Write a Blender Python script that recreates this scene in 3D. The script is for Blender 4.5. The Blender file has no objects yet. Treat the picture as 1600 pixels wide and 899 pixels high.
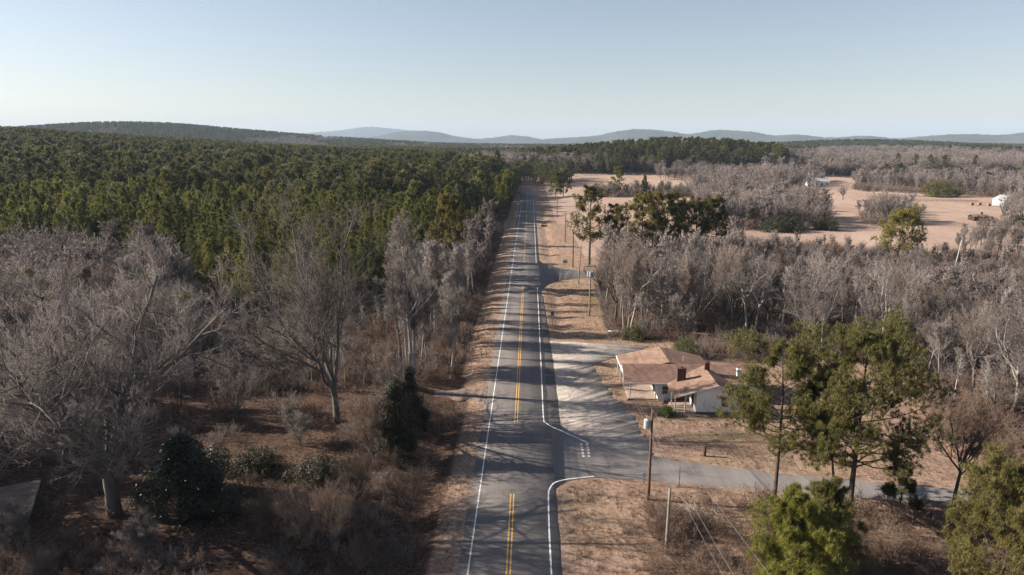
import bpy, math, random
import numpy as np
from mathutils import Vector

random.seed(7)
R = math.radians
scene = bpy.context.scene
col = scene.collection

# ------------------------------------------------------------------ camera, sky, sun, exposure
CAM_H, CAM_X = 33.5, 1.57
PITCH, YAW = math.atan(229.5 / 1067.0), R(1.52)
cam_d = bpy.data.cameras.new('camera')
cam = bpy.data.objects.new('camera', cam_d)
col.objects.link(cam)
cam.location = (CAM_X, 0, CAM_H)
cam.rotation_euler = (math.pi / 2 - PITCH, 0, YAW)
cam_d.sensor_width = 36.0
cam_d.lens = 36.0 * 1067.0 / 1600.0
cam_d.clip_start = 0.5
cam_d.clip_end = 60000
scene.camera = cam

SUN_EL, SUN_AZ = R(27.0), R(82.0)        # azimuth measured from the road's far end towards its near-hand woods side
world = bpy.data.worlds.new('World')
scene.world = world
world.use_nodes = True
wn = world.node_tree.nodes
wl = world.node_tree.links
for n in list(wn):
    wn.remove(n)
w_out = wn.new('ShaderNodeOutputWorld')
w_bg = wn.new('ShaderNodeBackground')
w_sky = wn.new('ShaderNodeTexSky')
w_sky.sky_type = 'NISHITA'
w_sky.sun_disc = False
w_sky.sun_elevation = SUN_EL
w_sky.sun_rotation = -SUN_AZ
w_sky.altitude = 200
w_sky.air_density = 1.0
w_sky.dust_density = 0.6
w_sky.ozone_density = 2.0
w_bg.inputs['Strength'].default_value = 0.055
w_hs = wn.new('ShaderNodeHueSaturation')      # the photograph's muted grade of the whole sky
w_hs.inputs['Saturation'].default_value = 0.80
w_tn = wn.new('ShaderNodeMix')
w_tn.data_type = 'RGBA'
w_tn.blend_type = 'MULTIPLY'
w_tn.inputs[0].default_value = 1.0
w_tn.inputs[7].default_value = (1.05, 0.965, 0.945, 1)
wl.new(w_sky.outputs['Color'], w_hs.inputs['Color'])
wl.new(w_hs.outputs['Color'], w_tn.inputs[6])
wl.new(w_tn.outputs[2], w_bg.inputs['Color'])
wl.new(w_bg.outputs['Background'], w_out.inputs['Surface'])

sun_d = bpy.data.lights.new('sun', 'SUN')
sun_d.energy = 5.0
sun_d.angle = R(0.4)
sun_d.color = (1.0, 0.89, 0.76)
sun = bpy.data.objects.new('sun', sun_d)
col.objects.link(sun)
sun_dir = Vector((-math.sin(SUN_AZ) * math.cos(SUN_EL), math.cos(SUN_AZ) * math.cos(SUN_EL), math.sin(SUN_EL)))
sun.rotation_euler = sun_dir.to_track_quat('Z', 'Y').to_euler()
sun.location = (-100, 60, 120)

vs = scene.view_settings
vs.view_transform = 'Standard'
vs.look = 'None'
vs.exposure = 1.28
vs.gamma = 1.0
vs.use_curve_mapping = False
cy = scene.cycles
cy.max_bounces = 4
cy.diffuse_bounces = 1
cy.glossy_bounces = 2
cy.transmission_bounces = 2
cy.volume_bounces = 0
cy.use_denoising = True
cy.denoising_prefilter = 'NONE'
cy.caustics_reflective = False
cy.caustics_refractive = False

# ------------------------------------------------------------------ ground survey: where the photo's points lie on the ground
_F = 1067.0
_fw = np.array([-math.sin(YAW) * math.cos(PITCH), math.cos(YAW) * math.cos(PITCH), -math.sin(PITCH)])
_rt = np.array([math.cos(YAW), math.sin(YAW), 0.0])
_up = np.cross(_rt, _fw)


def gp(px, py, z=0.0):
    d = _fw + _rt * (px - 800) / _F - _up * (py - 449.5) / _F
    t = (z - CAM_H) / d[2]
    return (CAM_X + d[0] * t, d[1] * t)


def pj(x, y, z):
    v = np.stack([np.asarray(x, float) - CAM_X, np.asarray(y, float), np.asarray(z, float) - CAM_H], -1)
    w = v @ _fw
    w = np.where(w < 1, 1e-3, w)
    return 800 + _F * (v @ _rt) / w, 449.5 - _F * (v @ _up) / w, w


def poly(pix):
    return np.array([gp(*p) for p in pix])


def inside(P, X, Y):
    res = np.zeros(X.shape, bool)
    n = len(P)
    for i in range(n):
        x0, y0 = P[i]
        x1, y1 = P[(i + 1) % n]
        if y0 == y1:
            continue
        c = ((y0 > Y) != (y1 > Y)) & (X < (x1 - x0) * (Y - y0) / (y1 - y0) + x0)
        res ^= c
    return res


def sm(a, b, x):
    t = np.clip((x - a) / (b - a), 0, 1)
    return t * t * (3 - 2 * t)


def gauss(X, Y, cx, cy_, sx, sy):
    return np.exp(-(((X - cx) / sx) ** 2 + ((Y - cy_) / sy) ** 2))


_rs = np.random.RandomState(3)
_wv = [(_rs.uniform(0, 6.28), _rs.uniform(0, 6.28), _rs.uniform(0.6, 1.5)) for _ in range(24)]


def wav(X, Y, s, seed=0):
    z = 0
    for i in range(6):
        a, p, f = _wv[(i + seed * 5) % 24]
        z = z + np.sin((X * math.cos(a) + Y * math.sin(a)) * f / s * 6.28 + p)
    return z / 6


def th(X, Y):
    X = np.asarray(X, float)
    Y = np.asarray(Y, float)
    z = -0.06 + 0 * X
    # ditch and bank along the woods side of the highway
    along = sm(-20, 20, Y) * (1 - sm(380, 440, Y)) * (1 - np.exp(-((Y - 87) / 3.5) ** 2))
    z = z - 0.6 * np.exp(-((X + 8.6) / 1.7) ** 2) * along
    z = z + 0.35 * sm(-10.5, -14, X) * sm(-60, -14, X)
    # shallow ditch on the field side, clear of the junctions
    al2 = sm(185, 200, Y) * (1 - sm(400, 450, Y)) + sm(112, 120, Y) * (1 - sm(150, 158, Y))
    z = z - 0.35 * np.exp(-((X - 7.4) / 1.4) ** 2) * al2
    # small relief away from roads
    clear = np.maximum(sm(-13, -18, X), np.maximum(sm(10, 16, X) * np.maximum(1 - sm(48, 56, Y), sm(112, 122, Y)), 0))
    clear = clear * (1 - np.exp(-((Y - 172) / 14) ** 2) * (X > 0))
    z = z + clear * (0.14 * wav(X, Y, 9, 0) + 0.3 * wav(X, Y, 37, 1))
    far = sm(250, 700, np.hypot(X, Y))
    z = z + far * 2.0 * wav(X, Y, 340, 2)
    # hills
    hz = z * 0
    hz = hz + 37 * gauss(X, Y, -790, 680, 440, 430)
    hz = hz + 66 * gauss(X, Y, -1330, 2350, 470, 420) + 36 * gauss(X, Y, -2150, 2300, 700, 500)
    hz = hz + 20 * gauss(X, Y, -760, 2600, 420, 400)
    hz = hz + 17 * gauss(X, Y, 165, 750, 135, 95)
    hz = hz + 17 * gauss(X, Y, 1020, 2200, 300, 200) + 2 * gauss(X, Y, 1500, 2300, 600, 300)
    hz = hz + 14 * gauss(X, Y, 620, 1250, 260, 160) * 0.6
    return z + hz * np.maximum(sm(420, 700, Y), sm(-12, -140, X) * sm(80, 300, np.hypot(X, Y)))


# ------------------------------------------------------------------ helpers: meshes, objects, tags
def mesh_np(name, V, Fq, mats, mat_idx=None, smooth=False):
    """V (N,3); Fq list of int arrays (M,k) of equal k each"""
    me = bpy.data.meshes.new(name)
    V = np.ascontiguousarray(V, dtype=np.float32)
    if not isinstance(Fq, list):
        Fq = [Fq]
    Fq = [np.asarray(f, dtype=np.int32) for f in Fq if len(f)]
    me.vertices.add(len(V))
    me.vertices.foreach_set('co', V.ravel())
    loops = np.concatenate([f.ravel() for f in Fq])
    sizes = np.concatenate([np.full(len(f), f.shape[1], np.int32) for f in Fq])
    starts = np.concatenate([[0], np.cumsum(sizes)[:-1]]).astype(np.int32)
    me.loops.add(len(loops))
    me.loops.foreach_set('vertex_index', loops)
    me.polygons.add(len(sizes))
    me.polygons.foreach_set('loop_start', starts)
    me.polygons.foreach_set('loop_total', sizes)
    if not isinstance(mats, (list, tuple)):
        mats = [mats]
    for m in mats:
        me.materials.append(m)
    if mat_idx is not None:
        me.polygons.foreach_set('material_index', np.asarray(mat_idx, np.int32))
    if smooth:
        me.polygons.foreach_set('use_smooth', np.ones(len(sizes), bool))
    me.update(calc_edges=True)
    me.validate(verbose=False)
    return me


def link(name, me, parent=None, loc=(0, 0, 0), rz=0.0, sc=None):
    o = bpy.data.objects.new(name, me)
    col.objects.link(o)
    o.location = loc
    o.rotation_euler = (0, 0, rz)
    if sc is not None:
        o.scale = sc
    if parent is not None:
        o.parent = parent
    return o


def tag(o, label=None, cat=None, group=None, kind=None):
    if label:
        o['label'] = label
    if cat:
        o['category'] = cat
    if group:
        o['group'] = group
    if kind:
        o['kind'] = kind
    return o


def empty(name, loc, rz=0.0, sc=None):
    o = link(name, None, None, loc, rz, sc)
    o.empty_display_size = 0.3
    return o


class MB:
    """collects shapes for one mesh"""

    def __init__(self):
        self.v, self.f = [], []

    def add(self, vs_, fs):
        b = len(self.v)
        self.v += [tuple(p) for p in vs_]
        self.f += [tuple(i + b for i in f) for f in fs]
        return self

    def box(self, x0, x1, y0, y1, z0, z1):
        v = [(x0, y0, z0), (x1, y0, z0), (x1, y1, z0), (x0, y1, z0), (x0, y0, z1), (x1, y0, z1), (x1, y1, z1), (x0, y1, z1)]
        return self.add(v, [(0, 3, 2, 1), (4, 5, 6, 7), (0, 1, 5, 4), (1, 2, 6, 5), (2, 3, 7, 6), (3, 0, 4, 7)])

    def tube(self, pts, r, n=8, cap=True):
        pts = [Vector(p) for p in pts]
        rr = r if isinstance(r, (list, tuple)) else [r] * len(pts)
        vs_, fs = [], []
        for i, p in enumerate(pts):
            t = (pts[min(i + 1, len(pts) - 1)] - pts[max(i - 1, 0)]).normalized()
            ref = Vector((0, 0, 1)) if abs(t.z) < 0.9 else Vector((1, 0, 0))
            u = t.cross(ref).normalized()
            w = t.cross(u)
            for k in range(n):
                a = 6.28318 * k / n
                vs_.append(p + (u * math.cos(a) + w * math.sin(a)) * rr[i])
        for i in range(len(pts) - 1):
            for k in range(n):
                k2 = (k + 1) % n
                fs.append((i * n + k, i * n + k2, (i + 1) * n + k2, (i + 1) * n + k))
        if cap:
            fs.append(tuple(range(n)))
            fs.append(tuple(range((len(pts) - 1) * n, len(pts) * n))[::-1])
        return self.add(vs_, fs)

    def slab(self, quad, t):
        """a sheet through four (or more) points, thickened along its normal"""
        q = [Vector(p) for p in quad]
        nrm = (q[1] - q[0]).cross(q[2] - q[0]).normalized()
        n = len(q)
        v = q + [p - nrm * t for p in q]
        fs = [tuple(range(n)), tuple(range(n, 2 * n))[::-1]]
        for i in range(n):
            j = (i + 1) % n
            fs.append((i, i + n, j + n, j))
        return self.add(v, fs)

    def prism(self, pts2, y0, y1):
        """pts2: (x,z) outline, extruded along y"""
        n = len(pts2)
        v = [(x, y0, z) for x, z in pts2] + [(x, y1, z) for x, z in pts2]
        fs = [tuple(range(n)), tuple(range(n, 2 * n))[::-1]]
        for i in range(n):
            j = (i + 1) % n
            fs.append((i, i + n, j + n, j))
        return self.add(v, fs)

    def build(self, name, m, parent=None, smooth=False, loc=(0, 0, 0)):
        me = bpy.data.meshes.new(name)
        me.from_pydata(self.v, [], self.f)
        me.materials.append(m)
        if smooth:
            for p in me.polygons:
                p.use_smooth = True
        me.update()
        import bmesh
        bm = bmesh.new()
        bm.from_mesh(me)
        bmesh.ops.recalc_face_normals(bm, faces=bm.faces)
        bm.to_mesh(me)
        bm.free()
        return link(name, me, parent, loc)


# ------------------------------------------------------------------ materials
def base_mat(name, rough=0.9, spec=0.25):
    m = bpy.data.materials.new(name)
    m.use_nodes = True
    nt = m.node_tree
    b = nt.nodes['Principled BSDF']
    b.inputs['Roughness'].default_value = rough
    b.inputs['Specular IOR Level'].default_value = spec
    return m, nt, b


def noise(nt, scale, detail=5, rough=0.6, vec=None, dist=0.0):
    n = nt.nodes.new('ShaderNodeTexNoise')
    n.inputs['Scale'].default_value = scale
    n.inputs['Detail'].default_value = detail
    n.inputs['Roughness'].default_value = rough
    n.inputs['Distortion'].default_value = dist
    if vec is not None:
        nt.links.new(vec, n.inputs['Vector'])
    return n.outputs['Fac']


def ramp(nt, fac, stops):
    r = nt.nodes.new('ShaderNodeValToRGB')
    e = r.color_ramp.elements
    while len(e) > 1:
        e.remove(e[-1])
    for i, (p, c) in enumerate(stops):
        el = e[0] if i == 0 else e.new(p)
        el.position = p
        el.color = (*c, 1) if len(c) == 3 else c
    nt.links.new(fac, r.inputs['Fac'])
    return r.outputs['Color']


def mix(nt, fac, a, b, mode='MIX'):
    n = nt.nodes.new('ShaderNodeMix')
    n.data_type = 'RGBA'
    n.blend_type = mode
    for i, v in ((0, fac), (6, a), (7, b)):
        if isinstance(v, (int, float)):
            n.inputs[i].default_value = v
        elif isinstance(v, tuple):
            n.inputs[i].default_value = (*v, 1)
        else:
            nt.links.new(v, n.inputs[i])
    return n.outputs[2]


def maths(nt, op, a, b=None, clamp=False):
    n = nt.nodes.new('ShaderNodeMath')
    n.operation = op
    n.use_clamp = clamp
    for i, v in ((0, a), (1, b)):
        if v is None:
            continue
        if isinstance(v, (int, float)):
            n.inputs[i].default_value = v
        else:
            nt.links.new(v, n.inputs[i])
    return n.outputs[0]


def geo_pos(nt):
    return nt.nodes.new('ShaderNodeNewGeometry').outputs['Position']


def obj_co(nt):
    return nt.nodes.new('ShaderNodeTexCoord').outputs['Object']


def mapping(nt, vec, scale, rot=(0, 0, 0)):
    n = nt.nodes.new('ShaderNodeMapping')
    n.inputs['Scale'].default_value = scale
    n.inputs['Rotation'].default_value = rot
    nt.links.new(vec, n.inputs['Vector'])
    return n.outputs['Vector']


def bump(nt, bsdf, h, strength, dist):
    n = nt.nodes.new('ShaderNodeBump')
    n.inputs['Strength'].default_value = strength
    n.inputs['Distance'].default_value = dist
    nt.links.new(h, n.inputs['Height'])
    nt.links.new(n.outputs['Normal'], bsdf.inputs['Normal'])


def obj_rand(nt):
    return nt.nodes.new('ShaderNodeObjectInfo').outputs['Random']


def simple_mat(name, c0, c1, scale=2.0, rough=0.9, spec=0.25, bumpd=0.0, stretch=None, metal=0.0, world_co=False):
    m, nt, b = base_mat(name, rough, spec)
    v = geo_pos(nt) if world_co else obj_co(nt)
    if stretch:
        v = mapping(nt, v, stretch)
    f = noise(nt, scale, 6, 0.65, v)
    c = ramp(nt, f, [(0.3, c0), (0.7, c1)])
    nt.links.new(c, b.inputs['Base Color'])
    b.inputs['Metallic'].default_value = metal
    if bumpd:
        bump(nt, b, f, 0.6, bumpd)
    return m


def foliage_mat(name, dark, light, rough=0.6, spec=0.3, trans=0.25, nscale=0.35):
    """leaf and needle colour: per plant and in clumps"""
    m, nt, b = base_mat(name, rough, spec)
    r = obj_rand(nt)
    f = noise(nt, nscale, 3, 0.6, geo_pos(nt))
    f2 = maths(nt, 'ADD', maths(nt, 'MULTIPLY', r, 0.6), maths(nt, 'MULTIPLY', f, 0.75))
    c = ramp(nt, f2, [(0.25, dark), (0.95, light)])
    nt.links.new(c, b.inputs['Base Color'])
    if trans:
        t = nt.nodes.new('ShaderNodeBsdfTranslucent')
        nt.links.new(c, t.inputs['Color'])
        ms = nt.nodes.new('ShaderNodeMixShader')
        ms.inputs[0].default_value = trans
        nt.links.new(b.outputs[0], ms.inputs[1])
        nt.links.new(t.outputs[0], ms.inputs[2])
        nt.links.new(ms.outputs[0], nt.nodes['Material Output'].inputs['Surface'])
    return m


def bark_mat(name, dark, light, scale=1.2):
    m, nt, b = base_mat(name, 0.9, 0.2)
    r = obj_rand(nt)
    f = noise(nt, scale, 5, 0.7, mapping(nt, geo_pos(nt), (1, 1, 0.35)))
    f2 = maths(nt, 'ADD', maths(nt, 'MULTIPLY', r, 0.45), maths(nt, 'MULTIPLY', f, 0.8))
    c = ramp(nt, f2, [(0.3, dark), (0.95, light)])
    nt.links.new(c, b.inputs['Base Color'])
    return m


M = {}
M['pine'] = foliage_mat('pine_needles', (0.045, 0.051, 0.015), (0.135, 0.125, 0.038), trans=0.3)
M['pine_far'] = foliage_mat('plantation_needles', (0.036, 0.050, 0.012), (0.195, 0.190, 0.040), trans=0.4, nscale=0.10)
M['pine_old'] = foliage_mat('old_stand_needles', (0.044, 0.054, 0.021), (0.165, 0.158, 0.056), trans=0.35, nscale=0.08)
M['pine_mid'] = foliage_mat('sunny_needles', (0.085, 0.085, 0.022), (0.260, 0.225, 0.058), trans=0.35)
M['pine_yellow'] = foliage_mat('yellowing_needles', (0.11, 0.098, 0.030), (0.24, 0.20, 0.058), trans=0.3)
M['young'] = foliage_mat('fresh_needles', (0.060, 0.076, 0.015), (0.165, 0.165, 0.030), trans=0.3)
M['magnolia'] = foliage_mat('glossy_leaves', (0.010, 0.014, 0.008), (0.030, 0.038, 0.016), rough=0.42, spec=0.4, trans=0.05)
M['shrub_green'] = foliage_mat('shrub_leaves', (0.045, 0.055, 0.018), (0.11, 0.11, 0.04), trans=0.2)
M['cedar'] = foliage_mat('cedar_foliage', (0.020, 0.023, 0.012), (0.050, 0.050, 0.022), trans=0.15)
M['vine'] = foliage_mat('vine_leaves', (0.06, 0.10, 0.02), (0.12, 0.17, 0.05), trans=0.3)
M['mistletoe'] = foliage_mat('mistletoe_leaves', (0.09, 0.075, 0.015), (0.18, 0.13, 0.03), trans=0.3)
M['bark_pine'] = bark_mat('pine_bark', (0.045, 0.035, 0.030), (0.16, 0.12, 0.10))
M['bark'] = bark_mat('grey_bark', (0.10, 0.085, 0.078), (0.30, 0.265, 0.245))
M['bark_dark'] = bark_mat('dark_bark', (0.035, 0.030, 0.028), (0.13, 0.11, 0.10))
M['bark_pale'] = bark_mat('pale_bark', (0.20, 0.178, 0.162), (0.47, 0.425, 0.39))
M['twig'] = bark_mat('grey_twigs', (0.135, 0.116, 0.106), (0.37, 0.32, 0.295), 0.25)
M['twig_brown'] = bark_mat('brown_twigs', (0.11, 0.080, 0.066), (0.34, 0.262, 0.222), 0.25)
M['twig_pale'] = bark_mat('pale_twigs', (0.17, 0.15, 0.138), (0.44, 0.385, 0.355), 0.25)
M['twig_far'] = bark_mat('far_grey_twigs', (0.145, 0.120, 0.110), (0.38, 0.32, 0.296), 0.05)
M['brush'] = bark_mat('brown_brush', (0.090, 0.058, 0.044), (0.33, 0.235, 0.180), 0.3)
M['drygrass'] = bark_mat('dry_grass', (0.20, 0.14, 0.095), (0.50, 0.37, 0.27), 0.5)
M['weeds'] = bark_mat('dry_weeds', (0.10, 0.065, 0.045), (0.38, 0.27, 0.20), 0.4)


def ground_material():
    m, nt, b = base_mat('ground', 0.95, 0.1)
    P = geo_pos(nt)
    at = nt.nodes.new('ShaderNodeAttribute')
    at.attribute_name = 'zone'
    sep = nt.nodes.new('ShaderNodeSeparateColor')
    nt.links.new(at.outputs['Color'], sep.inputs[0])
    litter, field, green = sep.outputs[0], sep.outputs[1], sep.outputs[2]
    n_big = noise(nt, 0.05, 5, 0.6, P)
    n_mid = noise(nt, 0.45, 6, 0.65, P)
    n_fine = noise(nt, 3.2, 6, 0.75, P)
    n_vf = noise(nt, 14.0, 4, 0.8, P)
    grass = ramp(nt, n_mid, [(0.25, (0.25, 0.168, 0.125)), (0.5, (0.42, 0.292, 0.220)), (0.75, (0.55, 0.405, 0.315))])
    speck = ramp(nt, n_fine, [(0.32, (0.42, 0.36, 0.32)), (0.52, (1.0, 1.0, 1.0)), (0.75, (1.2, 1.18, 1.15))])
    grass = mix(nt, 0.85, grass, speck, 'MULTIPLY')
    gr = maths(nt, 'MULTIPLY', ramp(nt, n_big, [(0.45, (0, 0, 0)), (0.65, (1, 1, 1))]), 0.22)
    grass = mix(nt, gr, grass, (0.27, 0.235, 0.115))
    # bare reddish earth in places
    earth = maths(nt, 'MULTIPLY', ramp(nt, noise(nt, 0.11, 5, 0.7, P, 0.6), [(0.55, (0, 0, 0)), (0.68, (1, 1, 1))]), 0.55)
    grass = mix(nt, earth, grass, (0.36, 0.215, 0.150))
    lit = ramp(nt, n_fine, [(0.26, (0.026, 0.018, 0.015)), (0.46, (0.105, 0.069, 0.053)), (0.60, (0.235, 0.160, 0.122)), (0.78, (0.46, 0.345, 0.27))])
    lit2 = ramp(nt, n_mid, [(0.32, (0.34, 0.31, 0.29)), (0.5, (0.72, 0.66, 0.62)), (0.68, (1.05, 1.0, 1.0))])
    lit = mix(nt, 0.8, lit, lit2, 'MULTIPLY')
    fld = ramp(nt, noise(nt, 0.03, 6, 0.6, mapping(nt, P, (1.0, 0.45, 1.0))), [(0.3, (0.42, 0.295, 0.228)), (0.5, (0.52, 0.380, 0.300)), (0.72, (0.61, 0.465, 0.375))])
    fld = mix(nt, 0.45, fld, ramp(nt, noise(nt, 0.35, 5, 0.7, P), [(0.3, (0.55, 0.5, 0.45)), (0.6, (1, 1, 1))]), 'MULTIPLY')
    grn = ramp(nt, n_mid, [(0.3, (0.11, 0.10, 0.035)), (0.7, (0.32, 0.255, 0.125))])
    # soft noisy edges between covers
    def edge(v, k=0.55):
        e = maths(nt, 'ADD', v, maths(nt, 'MULTIPLY', maths(nt, 'SUBTRACT', n_mid, 0.5), k))
        e = maths(nt, 'ADD', e, maths(nt, 'MULTIPLY', maths(nt, 'SUBTRACT', n_fine, 0.5), k * 0.6))
        return ramp(nt, e, [(0.38, (0, 0, 0)), (0.62, (1, 1, 1))])
    sx_ = nt.nodes.new('ShaderNodeSeparateXYZ')
    nt.links.new(P, sx_.inputs[0])
    ax_ = maths(nt, 'ABSOLUTE', sx_.outputs[0])
    strip_ = ramp(nt, maths(nt, 'ADD', maths(nt, 'MULTIPLY', ax_, 0.1), maths(nt, 'MULTIPLY', maths(nt, 'SUBTRACT', n_mid, 0.5), 0.25)), [(0.42, (1, 1, 1)), (0.60, (0, 0, 0))])
    mow = ramp(nt, noise(nt, 1.6, 4, 0.6, mapping(nt, P, (1.0, 0.05, 1.0))), [(0.35, (0.75, 0.72, 0.70)), (0.65, (1.18, 1.16, 1.14))])
    grass = mix(nt, 0.6, grass, mow, 'MULTIPLY')
    grass = mix(nt, maths(nt, 'MULTIPLY', strip_, 0.5), grass, ramp(nt, n_fine, [(0.3, (0.30, 0.22, 0.175)), (0.65, (0.52, 0.415, 0.345))]))
    c = mix(nt, edge(field, 0.3), grass, fld)
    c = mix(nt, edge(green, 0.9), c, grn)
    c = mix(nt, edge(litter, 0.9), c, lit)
    nt.links.new(c, b.inputs['Base Color'])
    hh = maths(nt, 'ADD', n_fine, maths(nt, 'MULTIPLY', n_vf, 0.4))
    bump(nt, b, hh, 0.9, 0.12)
    return m


def asphalt_material(name, dark, light, streak=0.5, crack=0.6, patchy=0.0):
    m, nt, b = base_mat(name, 0.85, 0.3)
    P = geo_pos(nt)
    f = noise(nt, 0.5, 6, 0.6, mapping(nt, P, (1.0, 0.10, 1.0)))
    c = ramp(nt, f, [(0.3, dark), (0.7, light)])
    g = noise(nt, 9.0, 4, 0.8, P)
    c = mix(nt, 0.6, c, ramp(nt, g, [(0.3, (0.72, 0.72, 0.73)), (0.7, (1.15, 1.14, 1.12))]), 'MULTIPLY')
    if patchy:
        c = mix(nt, patchy, c, ramp(nt, noise(nt, 0.4, 7, 0.75, P, 0.8), [(0.34, (0.55, 0.53, 0.51)), (0.48, (0.9, 0.88, 0.86)), (0.66, (1.2, 1.19, 1.17))]), 'MULTIPLY')
        c = mix(nt, patchy, c, ramp(nt, noise(nt, 2.2, 6, 0.8, P), [(0.32, (0.62, 0.60, 0.57)), (0.55, (1.05, 1.04, 1.02))]), 'MULTIPLY')
    # tyre tracks
    w = noise(nt, 1.1, 2, 0.5, mapping(nt, P, (1.0, 0.004, 1.0)))
    c = mix(nt, streak, c, ramp(nt, w, [(0.35, (0.75, 0.75, 0.77)), (0.6, (1.1, 1.1, 1.08))]), 'MULTIPLY')
    # cracks
    v = nt.nodes.new('ShaderNodeTexVoronoi')
    v.feature = 'DISTANCE_TO_EDGE'
    v.inputs['Scale'].default_value = 0.28
    nt.links.new(mix(nt, 0.06, P, nt.nodes.new('ShaderNodeTexNoise').outputs['Color'], 'ADD'), v.inputs['Vector'])
    cr = ramp(nt, v.outputs['Distance'], [(0.004, (1, 1, 1)), (0.016, (0, 0, 0))])
    cm = ramp(nt, noise(nt, 0.09, 3, 0.6, P), [(0.45, (0, 0, 0)), (0.6, (1, 1, 1))])
    cf = maths(nt, 'MULTIPLY', maths(nt, 'MULTIPLY', cr, cm), crack)
    c = mix(nt, cf, c, (0.03, 0.03, 0.03))
    nt.links.new(c, b.inputs['Base Color'])
    bump(nt, b, g, 0.35, 0.01)
    return m


def paint_material(name, colr, worn, wear=0.5):
    m, nt, b = base_mat(name, 0.7, 0.3)
    P = geo_pos(nt)
    f = noise(nt, 2.6, 6, 0.8, P)
    c = ramp(nt, f, [(wear - 0.14, worn), (wear + 0.04, colr)])
    nt.links.new(c, b.inputs['Base Color'])
    return m


M['ground'] = ground_material()
M['asphalt'] = asphalt_material('highway_asphalt', (0.165, 0.150, 0.146), (0.235, 0.214, 0.206))
M['asphalt_old'] = asphalt_material('side_road_asphalt', (0.24, 0.222, 0.212), (0.33, 0.305, 0.290), 0.15)
M['concrete_old'] = asphalt_material('old_pull_off', (0.40, 0.36, 0.33), (0.62, 0.565, 0.52), 0.05, 0.9, 0.85)
M['shoulder'] = asphalt_material('shoulder_asphalt', (0.085, 0.08, 0.08), (0.14, 0.13, 0.128), 0.2)
M['white_paint'] = paint_material('white_paint', (0.68, 0.67, 0.65), (0.32, 0.30, 0.29), 0.42)
M['white_worn'] = paint_material('worn_white_paint', (0.55, 0.53, 0.51), (0.20, 0.19, 0.185), 0.52)
M['yellow_paint'] = paint_material('yellow_paint', (0.60, 0.36, 0.10), (0.26, 0.19, 0.12), 0.42)
M['wood_pole'] = simple_mat('weathered_pole', (0.10, 0.055, 0.040), (0.24, 0.145, 0.105), 2.5, stretch=(4, 4, 0.4))
M['wood_grey'] = simple_mat('grey_wood', (0.20, 0.17, 0.145), (0.40, 0.35, 0.30), 2.5, stretch=(4, 4, 0.4))
M['wood_dark'] = simple_mat('dark_pole', (0.035, 0.026, 0.022), (0.09, 0.065, 0.055), 2.5, stretch=(4, 4, 0.4))
M['metal'] = simple_mat('galvanised_metal', (0.38, 0.39, 0.40), (0.60, 0.61, 0.61), 3, 0.5, 0.5)
M['wire'] = simple_mat('cable', (0.10, 0.095, 0.09), (0.20, 0.19, 0.185), 1, 0.5, 0.5)
M['insulator'] = simple_mat('porcelain', (0.30, 0.26, 0.24), (0.5, 0.47, 0.45), 4, 0.3, 0.5)
M['sign_blue'] = simple_mat('blue_sign', (0.05, 0.16, 0.34), (0.08, 0.21, 0.42), 3, 0.5, 0.5)
M['sign_grey'] = simple_mat('sign_back', (0.33, 0.36, 0.40), (0.48, 0.50, 0.54), 3, 0.45, 0.5)
M['sign_white'] = simple_mat('sign_white', (0.70, 0.70, 0.70), (0.82, 0.82, 0.80), 3, 0.45, 0.5)


# ------------------------------------------------------------------ the ground
def axis(dense, lo, hi, step, growth=1.10):
    a = [dense[0]]
    while a[-1] < dense[1]:
        a.append(a[-1] + step)
    s = step
    while a[-1] < hi:
        s = min(s * growth, 450)
        a.append(a[-1] + s)
    s = step
    b = [a[0]]
    while b[-1] > lo:
        s = min(s * growth, 450)
        b.append(b[-1] - s)
    return np.array(b[:0:-1] + a)


PX = dict(
    woods_left=[(-260, 900), (-300, 560), (-260, 440), (0, 400), (330, 430), (600, 420), (760, 372), (806, 298), (815, 285), (600, 250), (-900, 250), (-1200, 420), (-1200, 700), (-700, 1100), (300, 1200), (590, 1100), (668, 900), (700, 780), (725, 640), (712, 600), (738, 500), (768, 400), (790, 330), (770, 340), (690, 470), (600, 600)],
    litter_left=[(-300, 1200), (640, 1200), (672, 899), (704, 760), (728, 640), (724, 560), (748, 480), (776, 390), (802, 304), (800, 280), (500, 250), (-1500, 255), (-1800, 600)],
    thicket_left=[(-320, 640), (-330, 470), (-120, 435), (120, 432), (330, 440), (430, 468), (560, 452), (690, 430), (757, 378), (776, 372), (752, 470), (727, 560), (712, 598), (640, 612), (560, 618), (450, 625), (330, 615), (200, 622), (60, 640), (-100, 650)],
    pines_left=[(-420, 395), (-100, 410), (100, 420), (300, 452), (345, 486), (440, 505), (560, 486), (640, 455), (700, 420), (762, 372), (786, 352), (806, 302), (812, 290)],
    thicket_right=[(948, 528), (938, 470), (935, 440), (945, 408), (1000, 396), (1100, 388), (1200, 382), (1330, 392), (1400, 398), (1480, 400), (1600, 398), (1850, 396), (1900, 560), (1750, 700), (1640, 730), (1560, 705), (1500, 660), (1440, 590), (1400, 575), (1270, 560), (1210, 535), (1130, 522), (1085, 520), (1060, 534), (1000, 530)],
)
POLY = {k: poly(v) for k, v in PX.items()}


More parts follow.
